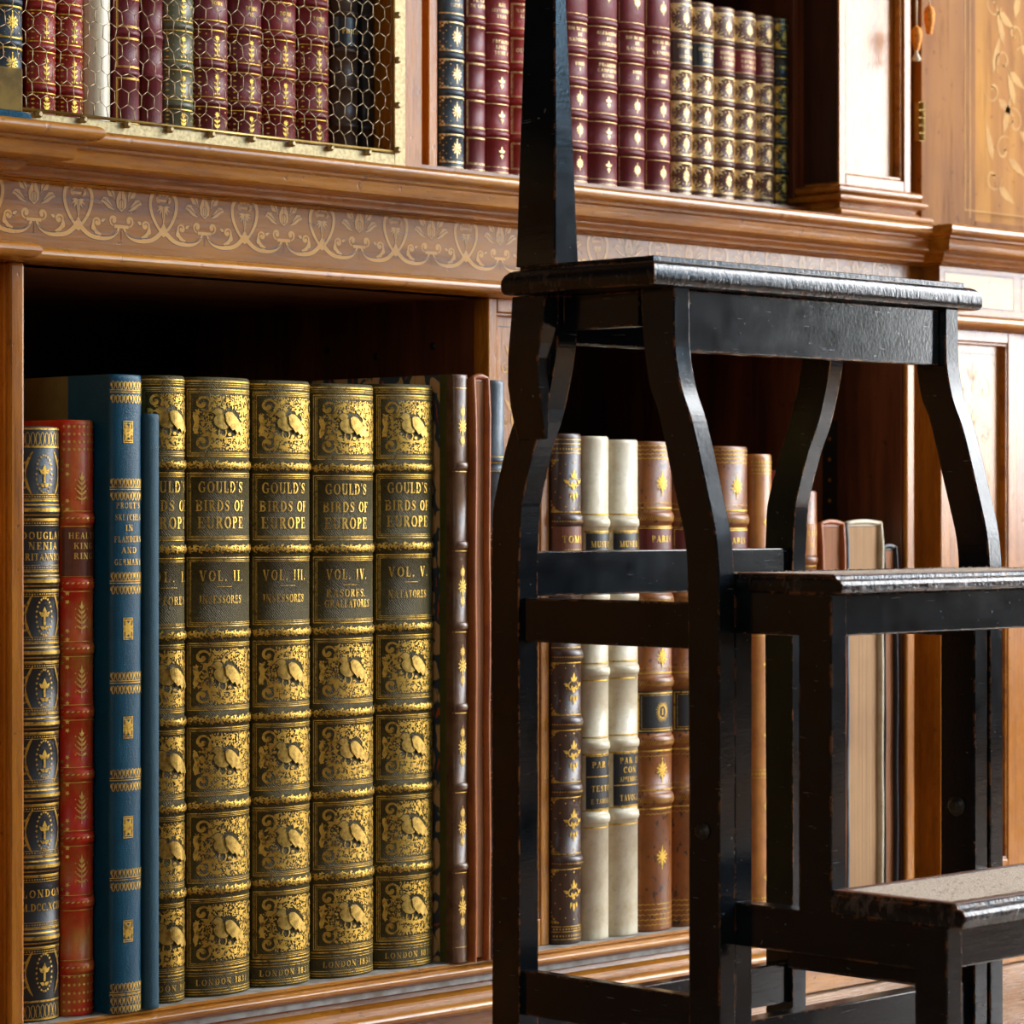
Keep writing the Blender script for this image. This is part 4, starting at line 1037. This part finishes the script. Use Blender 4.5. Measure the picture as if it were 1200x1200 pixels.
calf(xa[4],xa[5],520,1085,H(.0675),'speckled brown calf book half hidden behind the front leg of the steps','II')
calf(xa[5],xa[6],523,1080,H(.066),'speckled brown calf book seen just right of the front leg of the steps','III')
def decoO(mb,sf,z0,z1):
    for z in (z1-.008,z1-.016,z0+.01,z0+.018): rowof(mb,sf,z,lambda i:[flower(0,0,.0018,5,i)],.0036); hl(mb,sf,z-.0038,.0008)
    for k_ in range(1,7):
        z=z0+(z1-z0)*k_/6.5
        if k_ in (2,4,5): rowof(mb,sf,z,lambda i:[flower(0,0,.0020,5,i)],.0036); hl(mb,sf,z-.004,.0008); hl(mb,sf,z+.004,.0008)
        fl(mb,sf,shift([leaf(0,0,a,.0045,.003) for a in (0,pi/2,pi,-pi/2)],0,z-.033))
book('narrow glossy orange calf book with gilt floral bands, left of the dark red book',None,xa[6],xa[7],YR,SZ,H(.0588),M['orange'],[],.004,.002,.009,.33,decoO)
book('dark red book mostly hidden behind the back leg of the steps',None,xa[7],xa[8],YR+.004,SZ,H(.0426),M['crimson'],[SZ+.08*k_ for k_ in range(1,6)],.004,.0025,.007,.33,plainbands([SZ+.08*k_ for k_ in range(1,6)]))
book('brown calf book behind the back leg of the steps, next to the dark red one',None,xa[8],xa[9],YR+.003,SZ,H(.030),M['giltcalf'],[SZ+.085*k_ for k_ in range(1,5)],.004,.0025,.008,.33,plainbands([SZ+.085*k_ for k_ in range(1,5)]))
book('tan calf book with orange gilt label, just right of the back leg of the steps',None,xa[9],xa[10],YR,SZ,H(.022),M['speckled'],[SZ+.09*k_ for k_ in range(1,5)],.004,.0025,.009,.33,plainbands([SZ+.09*k_ for k_ in range(1,5)]),
     labels=[(-.9,.9,H(-.045),H(-.012),M['orange'],txt([('TEXTE',H(-.022),.0045,.02),('II',H(-.034),.0045,.02)]))])
M['creampages']=pages('cream_fore_edge',(.46,.26,.11))
fore_book('short brown leather book shelved leaves outward, left of the three end books',xa[10],xa[11],YR,SZ,H(-.0120),M['tancalf'],.003,.25,M['tanpages'],ct=.0055)
fore_book('thick vellum bound book with cream leaves outward and a blue grey left edge',xa[11],xa[12],YR,SZ,H(-.0112),M['vellum'],.002,.25,M['creampages'],cov2=M['slate'],ct=.0050)
fore_book('lowest slim black book at the right end of the lower shelf',xa[12],xa[13],YR,SZ,H(-.0370),M['blackleather'],.002,.22,M['tanpages'],ct=.0035)

# ---- small books of the upper right bay
U0=H(.3395)+.0003; YU=2.142
def octavo(x0,x1,top,lea,style,label,group,bands_=None,txts=None,lab=None,gm='gold_pale',nb=5,bulge=None):
    zt=H(top); bs=[H(b) for b in (bands_ or (.380,.413,.446,.479,.5125))]
    bs=[b for b in bs if b<zt-.01]
    pans=[(a+.0045,b-.0045) for a,b in zip([U0+.004]+bs,bs+[zt-.003])]
    def deco(mb,sf,z0,z1):
        L=sf.L
        for i,(a,b) in enumerate(pans):
            zc,h=(a+b)/2,(b-a)/2
            if style=='plainframe': fl(mb,sf,shift(frame(-L*.8,L*.8,-h,h,.0006)+frame(-L*.74,L*.74,-h+.0012,h-.0012,.0004),0,zc))
            elif style=='fleuron':
                fl(mb,sf,shift(frame(-L*.85,L*.85,-h,h,.0006),0,zc))
                if not txts or i not in txts: fl(mb,sf,shift(fleuron(.0072),0,zc))
            elif style=='fleur':
                hl(mb,sf,a,.0007); hl(mb,sf,b,.0007)
                if not txts or i not in txts: fl(mb,sf,shift(fleur(.0075),0,zc))
            elif style in('gilt','giltblue'):
                hl(mb,sf,a,.0014); hl(mb,sf,b,.0014)
                if not txts or i not in txts:
                    if style=='gilt':
                        for sx in (1,-1):
                            for sz in (1,-1): fl(mb,sf,shift([rect(*sorted((sx*L*.95,sx*L*.88)),*sorted((0,sz*h)))]+spiral(sx*L*.66,sz*h*.66,min(L,h)*.26,pi/4,.9,.0010,sx*sz,9)+[leaf(sx*L*.93,sz*h*.93,(pi if sx>0 else 0)-sx*sz*a_*1,L*.5,.0028) if 0 else leaf(sx*L*.9,sz*h*.9,math.atan2(-sz*1.0*t_,-sx*1.0*(1-t_)),L*.62,.0026) for t_ in (.08,.35,.65,.95) for a_ in (0,)],0,zc)); fl(mb,sf,shift([circ(sx*L*.5,sz*h*.30,.0008,6),circ(sx*L*.25,sz*h*.62,.0007,6),circ(sx*L*.75,sz*h*.12,.0007,6)],0,zc))
                        fl(mb,sf,shift(fleuron(.0088),0,zc,.85,1))
                    else:
                        for sx in (1,-1):
                            for sz in (1,-1): fl(mb,sf,shift([flower(sx*L*u,sz*h*v,.0018,5,u*7) for u,v in ((.9,.9),(.7,.92),(.92,.65),(.78,.74),(.55,.95),(.93,.4))],0,zc)); fl(mb,sf,shift([circ(sx*L*.6,sz*h*.4,.0006,6),circ(sx*L*.75,sz*h*.2,.0006,6),circ(sx*L*.38,sz*h*.68,.0006,6)],0,zc))
                        fl(mb,sf,shift(fleuron(.0092),0,zc))
            elif style=='floral':
                hl(mb,sf,a,.0009); hl(mb,sf,b,.0009)
                if not txts or i not in txts:
                    for sx in (1,-1):
                        for k_ in range(5): fl(mb,sf,shift([flower(sx*L*.9,-h*.85+h*1.7*k_/4,.0019,5,k_),leaf(sx*L*.75,-h*.8+h*1.6*k_/4,(pi if sx>0 else 0),.0035,.0016)],0,zc))
                        for k_ in range(3): fl(mb,sf,shift([circ(sx*L*.45,-h*.7+h*.7*k_,.0008,6)],0,zc))
                    fl(mb,sf,shift([flower(0,h*.45,.0032,7),rect(-.0003,.0003,-h*.8,h*.3),leaf(0,-h*.5,.8,.005,.0022),leaf(0,-h*.5,pi-.8,.005,.0022),leaf(0,-h*.1,.6,.0045,.002),leaf(0,-h*.1,pi-.6,.0045,.002),circ(.0022,-h*.75,.001,6),circ(-.0022,-h*.75,.001,6)],0,zc))
            if txts and i in txts:
                ls=txts[i]; n=len(ls)
                for k_,s_ in enumerate(ls): fl(mb,sf,shift(text(s_,.0034 if n>1 else .0042,.22,L*1.15),0,zc+(n-1)/2*.0058-k_*.0058+(0 if n>1 else 0)),.0012 if lab and i in lab else .0005,1,.0025)
        for z in (z0+.0022,z0+.0036,z1-.0022): hl(mb,sf,z,.0006)
    labels=[]
    if lab:
        for i,mt in lab.items():
            a,b=pans[i]; labels.append((-.93,.93,a,b,M[mt],None))
    return book(label,group,x0,x1,YU,U0,zt,M[lea],bs,.0024,.0018,bulge,.16,deco,gmat=M[gm],labels=labels,nth=12)
def ux(p,Y=2.150): return xat(p,Y)
R5=(.380,.413,.446,.479,.5125)
U=[514,543,567,596,626,657,689,724.5,756,785.5,810,835.5,860,884.5,905.5,921]
RG='red morocco volumes in the upper right bay'; GG='gilt brown volumes in the upper right bay'
octavo(ux(514)+.001,ux(543),.60-.012,'prussian','giltblue','blue grey book with pale gilt lozenges, first in the upper right bay',None,(.380,.4175,.4546,.4917,.529),{4:['NAPLES','ET','SICILE']})
octavo(ux(543),ux(567),.585,'maroon','plainframe','slim dark red book with plain gilt frames, beside the blue grey one',RG,(.380,.4175,.4546,.4917,.529),{4:['DE LA','DE COUR']})
octavo(ux(567),ux(596),.59,'crimson','fleur','crimson book lettered ALEXANDRE DE NAPOLEON above gilt fleurs, third from the blue grey one',RG,(.382,.4165,.451,.488,.525),{3:['PREMIER','LIVRE','TOME I'],4:['ROI','ALEXANDRE','TSAR']})
octavo(ux(596),ux(626),.586,'scarlet','plainframe','bright red book just left of the pole of the steps',RG,(.380,.4175,.4525,.487,.522),{3:['OEUVRES'],4:['NAPOLEON','ALEXIS','V']})
octavo(ux(626),ux(657),.582,'maroon','fleuron','red book hidden behind the pole of the steps',RG,R5,{3:['TOME','IV']})
octavo(ux(657),ux(689),.574,'maroon','fleuron','red book just right of the pole, lettered TOME I',RG,R5,{3:['TOME','I'],4:['ROI DE ROME','DE','NAPOLEON']})
octavo(ux(689),ux(724.5),.572,'maroon','fleur','widest red book, lettered ALEXANDRE DE NAPOLEON',RG,R5,{3:['PREMIERE','CAMPAGNE','RUSSIE'],4:['ALEXANDRE','DE','NAPOLEON']})
octavo(ux(724.5),ux(756),.570,'maroon','fleuron','red book lettered TOME II, right of the widest red one',RG,R5,{3:['TOME','II'],4:['ROI DE ROME','DE','NAPOLEON']})
octavo(ux(756),ux(785.5),.566,'maroon','fleuron','last red book in the row, lettered TOME III, beside the gilt brown ones',RG,R5,{3:['TOME','III'],4:['ROI DE ROME','DE','NAPOLEON']})
gl=['first gilt brown book after the red ones, with a brown label','second gilt brown book, with the darkest label','third gilt brown book, in the middle of its five','fourth gilt brown book, with a wine red label','last gilt brown book, beside the narrow black green one']
lm=['darkbrown','labelblack','maroon','crimson','maroon']
for i in range(5):
    octavo(ux(U[9+i]),ux(U[10+i]),(.5540,.5535,.5520,.5515,.5510)[i],'giltcalf','gilt',gl[i],GG,R5,{4:[['HISTOIRE','DE','GUERRE'],['HISTOIRE','DE LA','MORT'],['HISTOIRE','NAPOLEON','CRIMEE'],['HISTOIRE','NAPOLEON','ESPAGNE'],['HISTOIRE','CONSULAT','EMPIRE']][i]},{4:lm[i]},gm='gold_pale')
octavo(ux(905.5),ux(921)+.0,.5515,'blackgreen','gilt','narrow black green book with gilt lozenges, at the right end of the upper row',None,R5,{4:['EMPIRE']},gm='gold')
# ---- books behind the wire door
BM=(.352,.387,.422,.457,.492,.527); MG='books behind the wire door'
def um(p): return xat(p,2.150)
mesh=[(-10,26,'prussian','giltblue',None,None,'blue and gilt book at the left edge behind the brass block','gold'),
 (31,65,'scarlet','floral',{3:['MACEL','I']},None,'red gilt book numbered I, behind the wire door','gold'),
 (65.5,96,'scarlet','floral',{3:['MACEL','II']},None,'red gilt book numbered II, left of the plain white one','gold'),
 (97,131,'vellum_plain',None,None,None,'plain white vellum book without bands behind the wire door','gold'),
 (132,162.5,'maroon','plainframe',None,None,'dark red book with thin gilt frames, right of the white vellum one','gold_dull'),
 (163,189,'maroon','plain',None,None,'slimmest dark red book behind the wire door, nearly plain','gold_dull'),
 (189.5,227,'greygreen','floral',{4:['GALLERY']},{4:'scarlet'},'sage green book with a red label behind the wire door','gold'),
 (227.5,268,'maroon','floral',{3:['TOME','I']},None,'dark red gilt book lettered TOME I, beside the sage green one','gold'),
 (268.5,307.5,'maroon','floral',{3:['TOME','II']},None,'dark red gilt book lettered TOME II behind the wire door','gold'),
 (308,348,'crimson','floral',{3:['TOME','III']},None,'dark red gilt book lettered TOME III behind the wire door','gold'),
 (348.5,386,'crimson','floral',{3:['TOME','IV']},None,'dark red gilt book lettered TOME IV, last of the gilt set','gold'),
 (389,419,'dullbrown','plain',{3:['PHILO']},{3:'labelblack'},'dull brown book with a black label in the shade behind the wire door','gold_dull'),
 (420,435,'blackleather','plain',None,None,'black book in the shade at the right end behind the wire door','gold_dull')]
BMg=(.3780,.4135,.449,.4845,.520)
for i,(a,b,le,st,tx,lb_,lab,gm) in enumerate(mesh):
    bb=BMg if 7<=i<=10 else ((.395,.431,.467,.503,.539) if i in (4,5) else (.372,.408,.444,.480,.516))
    if st is None:
        octavo(um(a),um(b),.570,le,'none',lab,MG,(9,),gm=gm,bulge=.014)
    else: octavo(um(a),um(b),.566+.004*((i*7)%5),le,st,lab,MG if 7<=i<=10 or i in(1,2) else None,bb,tx,lb_,gm=gm)
PW1,PW2,PW_FILL,SUN,EXPO=345,150,34,6,0.55
# ------------------------------------------------------------------ ebonised library steps
st=thing('library_steps','black painted wooden library steps with a tall pole and carpeted lower treads','steps',(1.83,1.45,0))
BK=M['black']
def part(name,fn,bevel=.0012,mat=None,par=None):
    k=MB(); fn(k); return k.build(name,mat or BK,par or st,bevel=bevel)
X1_,X2_=1.658,2.010                       # outer faces of the side frames
fr=[(790,336),(790,395),(792,420),(797,450),(803,470),(810,490),(822,543),(831,587),(838,620),(841.5,655),(842.8,700),(843.5,900)]
bk=[(750,336),(752,386),(756,420),(760,450),(766,468),(772,485),(784,545),(794,592),(801,625),(804.5,655),(805.5,700),(807,900)]
def leg_out(fr,bk,X):
    def cr(P,n=5):
        P=[P[0]]+P+[P[-1]]; out=[]
        for i in range(1,len(P)-2):
            for k in range(n):
                t=k/n; out.append(tuple(.5*(2*P[i][c]+(P[i+1][c]-P[i-1][c])*t+(2*P[i-1][c]-5*P[i][c]+4*P[i+1][c]-P[i+2][c])*t*t+(3*P[i][c]-P[i-1][c]-3*P[i+1][c]+P[i+2][c])*t**3) for c in (0,1)))
        return out+[P[-1]]
    def sm(P,n=3):     # take the jitter out of the outline
        for _ in range(n): P=[P[0]]+[tuple(.25*P[i-1][c]+.5*P[i][c]+.25*P[i+1][c] for c in (0,1)) for i in range(1,len(P)-1)]+[P[-1]]
        return P
    a=sm(cr([yz(x,y,X) for x,y in fr]),6); b=sm(cr([yz(x,y,X) for x,y in bk]),6)
    a.append((a[-1][0],0.0)); b.append((b[-1][0],0.0))
    a[0]=(a[0][0],H(.168)); b[0]=(b[0][0],H(.168))
    return a+b[::-1]
front=leg_out(fr,bk,X1_)
fr2=[(653,336),(653.5,390),(653,405),(648,440),(638,490),(627,520),(613,583),(611,600),(608.5,650),(607.8,700),(608.5,1000)]
bk2=[(620,336),(620.5,390),(620,405),(614,440),(604,490),(593,522),(580,583),(577.5,600),(576,650),(575.5,700),(577,1000)]
rear=leg_out(fr2,bk2,X1_)
LB=['front leg curving outward near the left side',None,None,None]
part('leg',lambda k:k.prism_yz(front,X1_,X1_+.0175),.001)
part('leg',lambda k:k.prism_yz(front,X2_-.0175,X2_),.001)
part('leg',lambda k:k.prism_yz(rear,X1_,X1_+.021),.001)
part('leg',lambda k:k.prism_yz(rear,X2_-.0175,X2_),.001)
TX0,TX1,TY0,TY1=1.630,2.036,1.4815,1.6425
def slabm(k,x0,x1,y0,y1,layers,sides=(1,1,1,1)):
    """stack of outlines: (height, inset); sides = west, east, front, back get the inset"""
    vs=[]
    for h,i in layers:
        vs+=[(x0+i*sides[0],y0+i*sides[2],H(h)),(x1-i*sides[1],y0+i*sides[2],H(h)),(x1-i*sides[1],y1-i*sides[3],H(h)),(x0+i*sides[0],y1-i*sides[3],H(h))]
    n=len(layers); fs=[(3,2,1,0),tuple(4*(n-1)+q for q in range(4))]
    for j in range(n-1):
        for q in range(4): fs.append((4*j+q,4*j+(q+1)%4,4*(j+1)+(q+1)%4,4*(j+1)+q))
    k.add(vs,fs)
k=MB(); slabm(k,TX0,TX1,TY0,TY1,[(.1675,.005),(.1685,.0018),(.171,.0004),(.175,0),(.179,.0004),(.1825,.002),(.1850,.0045),(.1865,.0075),(.1868,.0105),(.1900,.0110),(.1906,.0118)])
k.build('top_tread',blackpaint('scuffed_black_paint',.35),st,angle=24)
BK2=blackpaint('chipped_black_paint',1.0)
part('apron',lambda k:k.box(X1_+.0176,X2_-.0176,1.494,1.508,H(.1207),H(.1672)))
part('apron',lambda k:k.box(X1_+.0212,X2_-.0176,1.617,1.630,H(.131),H(.1672)))
for xa_,xb_ in ((X1_+.004,X1_+.015),(X2_-.015,X2_-.004)):
    part('apron',lambda k:k.box(xa_,xb_,1.527,1.606,H(.1405),H(.1672)),.0006)
    part('side_rail',lambda k:k.box(xa_,xb_,1.474,1.652,H(-.1017),H(-.0673)),.0008)
    part('side_rail',lambda k:k.box(xa_,xb_,1.474,1.652,H(-.3945),H(-.3595)),.0008)
part('back_rail',lambda k:k.box(X1_+.0205,X2_-.0172,1.655,1.668,H(-.0668),H(-.0310)))
part('back_rail',lambda k:k.box(X1_+.0205,X2_-.0172,1.655,1.668,H(-.4235),H(-.3885)))
part('front_rail',lambda k:k.box(X1_+.0172,X2_-.0172,1.450,1.467,H(-.4200),H(-.3800)))
# the pole on the back left corner
def pole(k):
    a0=[yz(602,314,1.645)[0],yz(640,309,1.645)[0]]
    ring=[(H(.1900),1.645,1.6715,1.5985,1.641),(H(.2600),1.6458,1.6675,1.5990,1.6385),(H(.395),1.6470,1.6600,1.6005,1.6335),(H(.62),1.6480,1.6600,1.6020,1.6310),(H(.90),1.6490,1.6600,1.6030,1.6290)]
    vs=[]
    for z,x0,x1,y0,y1 in ring: vs+=[(x0,y0,z),(x1,y0,z),(x1,y1,z),(x0,y1,z)]
    n=len(ring); fs=[(3,2,1,0),tuple(4*(n-1)+q for q in range(4))]
    for j in range(n-1):
        for q in range(4): fs.append((4*j+q,4*j+(q+1)%4,4*(j+1)+(q+1)%4,4*(j+1)+q))
    k.add(vs,fs)
part('pole',pole,.0012)
def foot(k):
    fr3=[(638.5,345),(636,380),(633,400),(629,420),(627.5,450),(626.5,480),(626,515)]; bk3=[(600,345),(598,380),(596,405),(594,420),(590.5,450),(590.5,480),(592.5,515)]
    X=1.642; vs=[]; n=len(fr3)
    th=[.0158,.0158,.0158,.0150,.0120,.0080,.0030]
    for i in range(n):
        a=yz(*fr3[i],X); b=yz(*bk3[i],X); z=a[1] if i else H(.1672); z2=b[1] if i else H(.1672)
        zm=(z+z2)/2; t=1.6578-th[i]; 
        vs+=[(t,a[0],zm),(1.6578,a[0],zm),(1.6578,b[0],zm),(t,b[0],zm)]
    fs=[(0,1,2,3),tuple(4*(n-1)+q for q in (3,2,1,0))]
    for j in range(n-1):
        for q in range(4): fs.append((4*j+q,4*(j+1)+q,4*(j+1)+(q+1)%4,4*j+(q+1)%4))
    k.add(vs,fs)
part('pole_foot',foot,.0008)
# the two lower steps
for side,(xa_,xb_) in enumerate(((1.6770,1.6945),(1.9735,1.9910))):
    part('step_post',lambda k:k.box(xa_,xb_+(.002 if side==0 else 0),1.4440,1.4780,0,H(-.0455-.0125)),.001)
    def sf_(k,xa_=xa_,xb_=xb_):
        pts=[(1.4438,-.0585),(1.3530,-.0585),(1.3530,-.2722),(1.3520,-.2882),(1.2505,-.2882),(1.2505,-.498),(1.2785,-.498),(1.2785,-.3200),(1.4438,-.3200),(1.4438,-.2885),(1.3835,-.2885),(1.3835,-.0897),(1.4438,-.0897)]
        k.prism_yz([(y,H(h)) for y,h in pts],xa_,xb_)
    part('step_side',sf_,.001)
part('step_cleat',lambda k:k.box(1.6948,1.707,1.279,1.409,H(-.3345),H(-.295)))
part('step_apron',lambda k:k.box(1.6947,1.9733,1.357,1.370,H(-.0897),H(-.0590)))
part('step_apron',lambda k:k.box(1.6947,1.9733,1.2545,1.2675,H(-.3185),H(-.2885)))
lay2=[(-.0588,.0035),(-.0580,.0012),(-.0560,0),(-.0525,0),(-.0500,.0015),(-.0485,.0045),(-.0482,.0070),(-.0462,.0075),(-.0455,.0085)]
lay3=[(h-.2265-.0000,i*1.15) for h,i in lay2]; lay3[0]=(-.2880,.004)
k=MB(); slabm(k,1.6765,1.9915,1.3425,1.4870,lay2,(.25,.25,1,0)); t2=k.build('step_tread',BK2,st,angle=24)
k=MB(); slabm(k,1.6765,1.9915,1.2345,1.3525,lay3,(.25,.25,1,0)); t3=k.build('step_tread',BK2,st,angle=24)
M['wornwood']=wood('worn_tread_rim',(.06,.02,.008),(.16,.055,.02),(.28,.12,.05),'x',.5,.05)
for (y0,y1,h,t) in ((1.3525,1.4430,-.0455,t2),(1.2450,1.3525,-.2720,t3)):
    part('rim',lambda k:(k.box(1.6790,1.6870,y0,y1,H(h-.001),H(h+.0008)),k.box(1.981,1.989,y0,y1,H(h-.001),H(h+.0008)),k.box(1.6870,1.981,y0,y0+.008,H(h-.001),H(h+.0008)),k.box(1.6870,1.981,y1-.007,y1,H(h-.001),H(h+.0008))),.0004,M['wornwood'],t)
    def cp(k):
        r=random.Random(5); x0,x1=1.6885,1.9795; ya,yb_=y0+.0095,y1-.0085; nx,ny=110,36
        vs=[(x0+(x1-x0)*i/nx,ya+(yb_-ya)*j/ny,H(h+.0003)+r.uniform(0,.00035)) for j in range(ny+1) for i in range(nx+1)]
        k.add(vs,[(j*(nx+1)+i,j*(nx+1)+i+1,(j+1)*(nx+1)+i+1,(j+1)*(nx+1)+i) for j in range(ny) for i in range(nx)],0,False)
        for _ in range(220):
            x,y=r.uniform(x0,x1),r.uniform(ya,yb_); a=r.uniform(0,6.3); l=r.uniform(.001,.004)
            k.tube([(x,y,H(h+.001)),(x+l*.5*cos(a),y+l*.5*sin(a),H(h+.0022)),(x+l*cos(a),y+l*sin(a),H(h+.0012))],.00012,3)
    part('carpet_inset',cp,0,M['carpet'],t)
for X,px,py,r_ in ((1.658,824,974,.0066),(2.0,0,0,0),(1.9735,1121,944,.0088)):
    if not r_: continue
    y,z=yz(px,py,X); k=MB(); k.lathe([(r_,X-.0002),(r_,X-.0012),(r_*.62,X-.0013),(r_*.60,X-.0050),(r_*.35,X-.0062)],y,z,8,0,'x'); k.build('bolt',M['bolt'],st)

# ------------------------------------------------------------------ small things
k=MB(); px0=1.330; pts=[(px0,1.915),(px0,1.96)]+[(1.372+.024*cos(radians(a)),1.9375+.0225*sin(radians(a))) for a in range(80,-81,-16)]
k.prism_xy(pts,H(.3035),H(.3125)); fp_=k.build('felt_pad',M['felt'],None,bevel=.003); fp_.location=(0,0,0)
tag(fp_,'dark blue felt pad lying on the cornice at the left edge under the brass block','pad')
k=MB(); k.box(1.330,1.3835,1.925,1.943,H(.3127),H(.3475)); bb=k.build('brass_block',M['dull_brass'],None,bevel=.0015)
tag(bb,'plain upright brass block standing on the blue felt pad','brass block')
def tassel(name,label,px,y0,y1,Y,tip=True):
    x=xat(px,Y); z0,z1=hz(y0,px,Y),hz(y1,px,Y)
    t=thing(name,label,'tassel',(x,Y,z1),'amber tassels hanging by the golden door')
    k=MB(); k.tube([(x,Y,z0),(x,Y,H(.62))],.0011,6); k.build('cord',M['cream'],t)
    L=z0-z1; k=MB(); k.lathe([(.0012,z0),(.0050,z0-L*.10),(.0064,z0-L*.28),(.0060,z0-L*.55),(.0042,z0-L*.85),(.0030,z1)][::-1],x,Y,14); k.build('bulb',M['tassel'],t)
    if tip:
        k=MB(); k.lathe([(.0018,z1+.001),(.0024,z1-.004),(.0052,z1-.009),(.0050,z1-.0115),(.001,z1-.0125)][::-1],x,Y,12); k.build('tuft',M['cream'],t)
tassel('tassel','lower amber tassel with a cream tuft, hanging left of the golden door',1074,30,59,2.075)
tassel('tassel','higher amber tassel without a tuft, hanging in front of the golden door edge',1089,6,40,2.085,False)

# ------------------------------------------------------------------ light, world, camera
def area(name,loc,rot,sx,sy,power,color):
    l=bpy.data.lights.new(name,'AREA'); l.shape='RECTANGLE'; l.size=sx; l.size_y=sy; l.energy=power; l.color=color
    o=bpy.data.objects.new(name,l); C.objects.link(o); o.location=loc; o.rotation_euler=rot; return o
for (y0,y1,z0,z1),pw,col in ((WIN[1],PW1,(.96,.98,1.0)),((WIN[0][0],WIN[0][1],1.62,4.05),PW2,(.38,.70,1.0))):
    area('window_daylight',(RX1+.18,(y0+y1)/2,(z0+z1)/2),(0,radians(90),0),z1-z0,y1-y0,pw,col)
y0,y1,z0,z1=FILL_WIN[0]
area('window_daylight',(RX0-.2,(y0+y1)/2,(z0+z1)/2),(0,radians(-90),0),z1-z0,y1-y0,PW_FILL,(1.0,.92,.80))  # added warm fill from the left, shining through the made-up window
sl=bpy.data.lights.new('sun','SUN'); sl.energy=SUN; sl.angle=radians(2); sl.color=(1,.93,.8)
so=bpy.data.objects.new('sun',sl); C.objects.link(so); so.location=(7,3,5)
from mathutils import Vector
so.rotation_euler=Vector((-1,-.62,-.95)).to_track_quat('-Z','Y').to_euler()
w=bpy.data.worlds.new('sky'); bpy.context.scene.world=w; w.use_nodes=True
w.node_tree.nodes['Background'].inputs[0].default_value=(.75,.87,1,1); w.node_tree.nodes['Background'].inputs[1].default_value=1.0
cam=bpy.data.cameras.new('camera'); co=bpy.data.objects.new('camera',cam); C.objects.link(co)
co.location=(0,0,ZC); co.rotation_euler=(radians(90),0,radians(-45))
cam.sensor_width=36; cam.lens=36*FPX/1200; cam.clip_start=.05
cam.dof.use_dof=True; cam.dof.focus_distance=2.5; cam.dof.aperture_fstop=14
sc=bpy.context.scene; sc.camera=co
sc.view_settings.view_transform='Standard'; sc.view_settings.look='None'; sc.view_settings.gamma=1; sc.view_settings.exposure=EXPO
sc.cycles.use_denoising=True; sc.cycles.max_bounces=8; sc.cycles.diffuse_bounces=4; sc.cycles.glossy_bounces=4; sc.cycles.sample_clamp_indirect=6
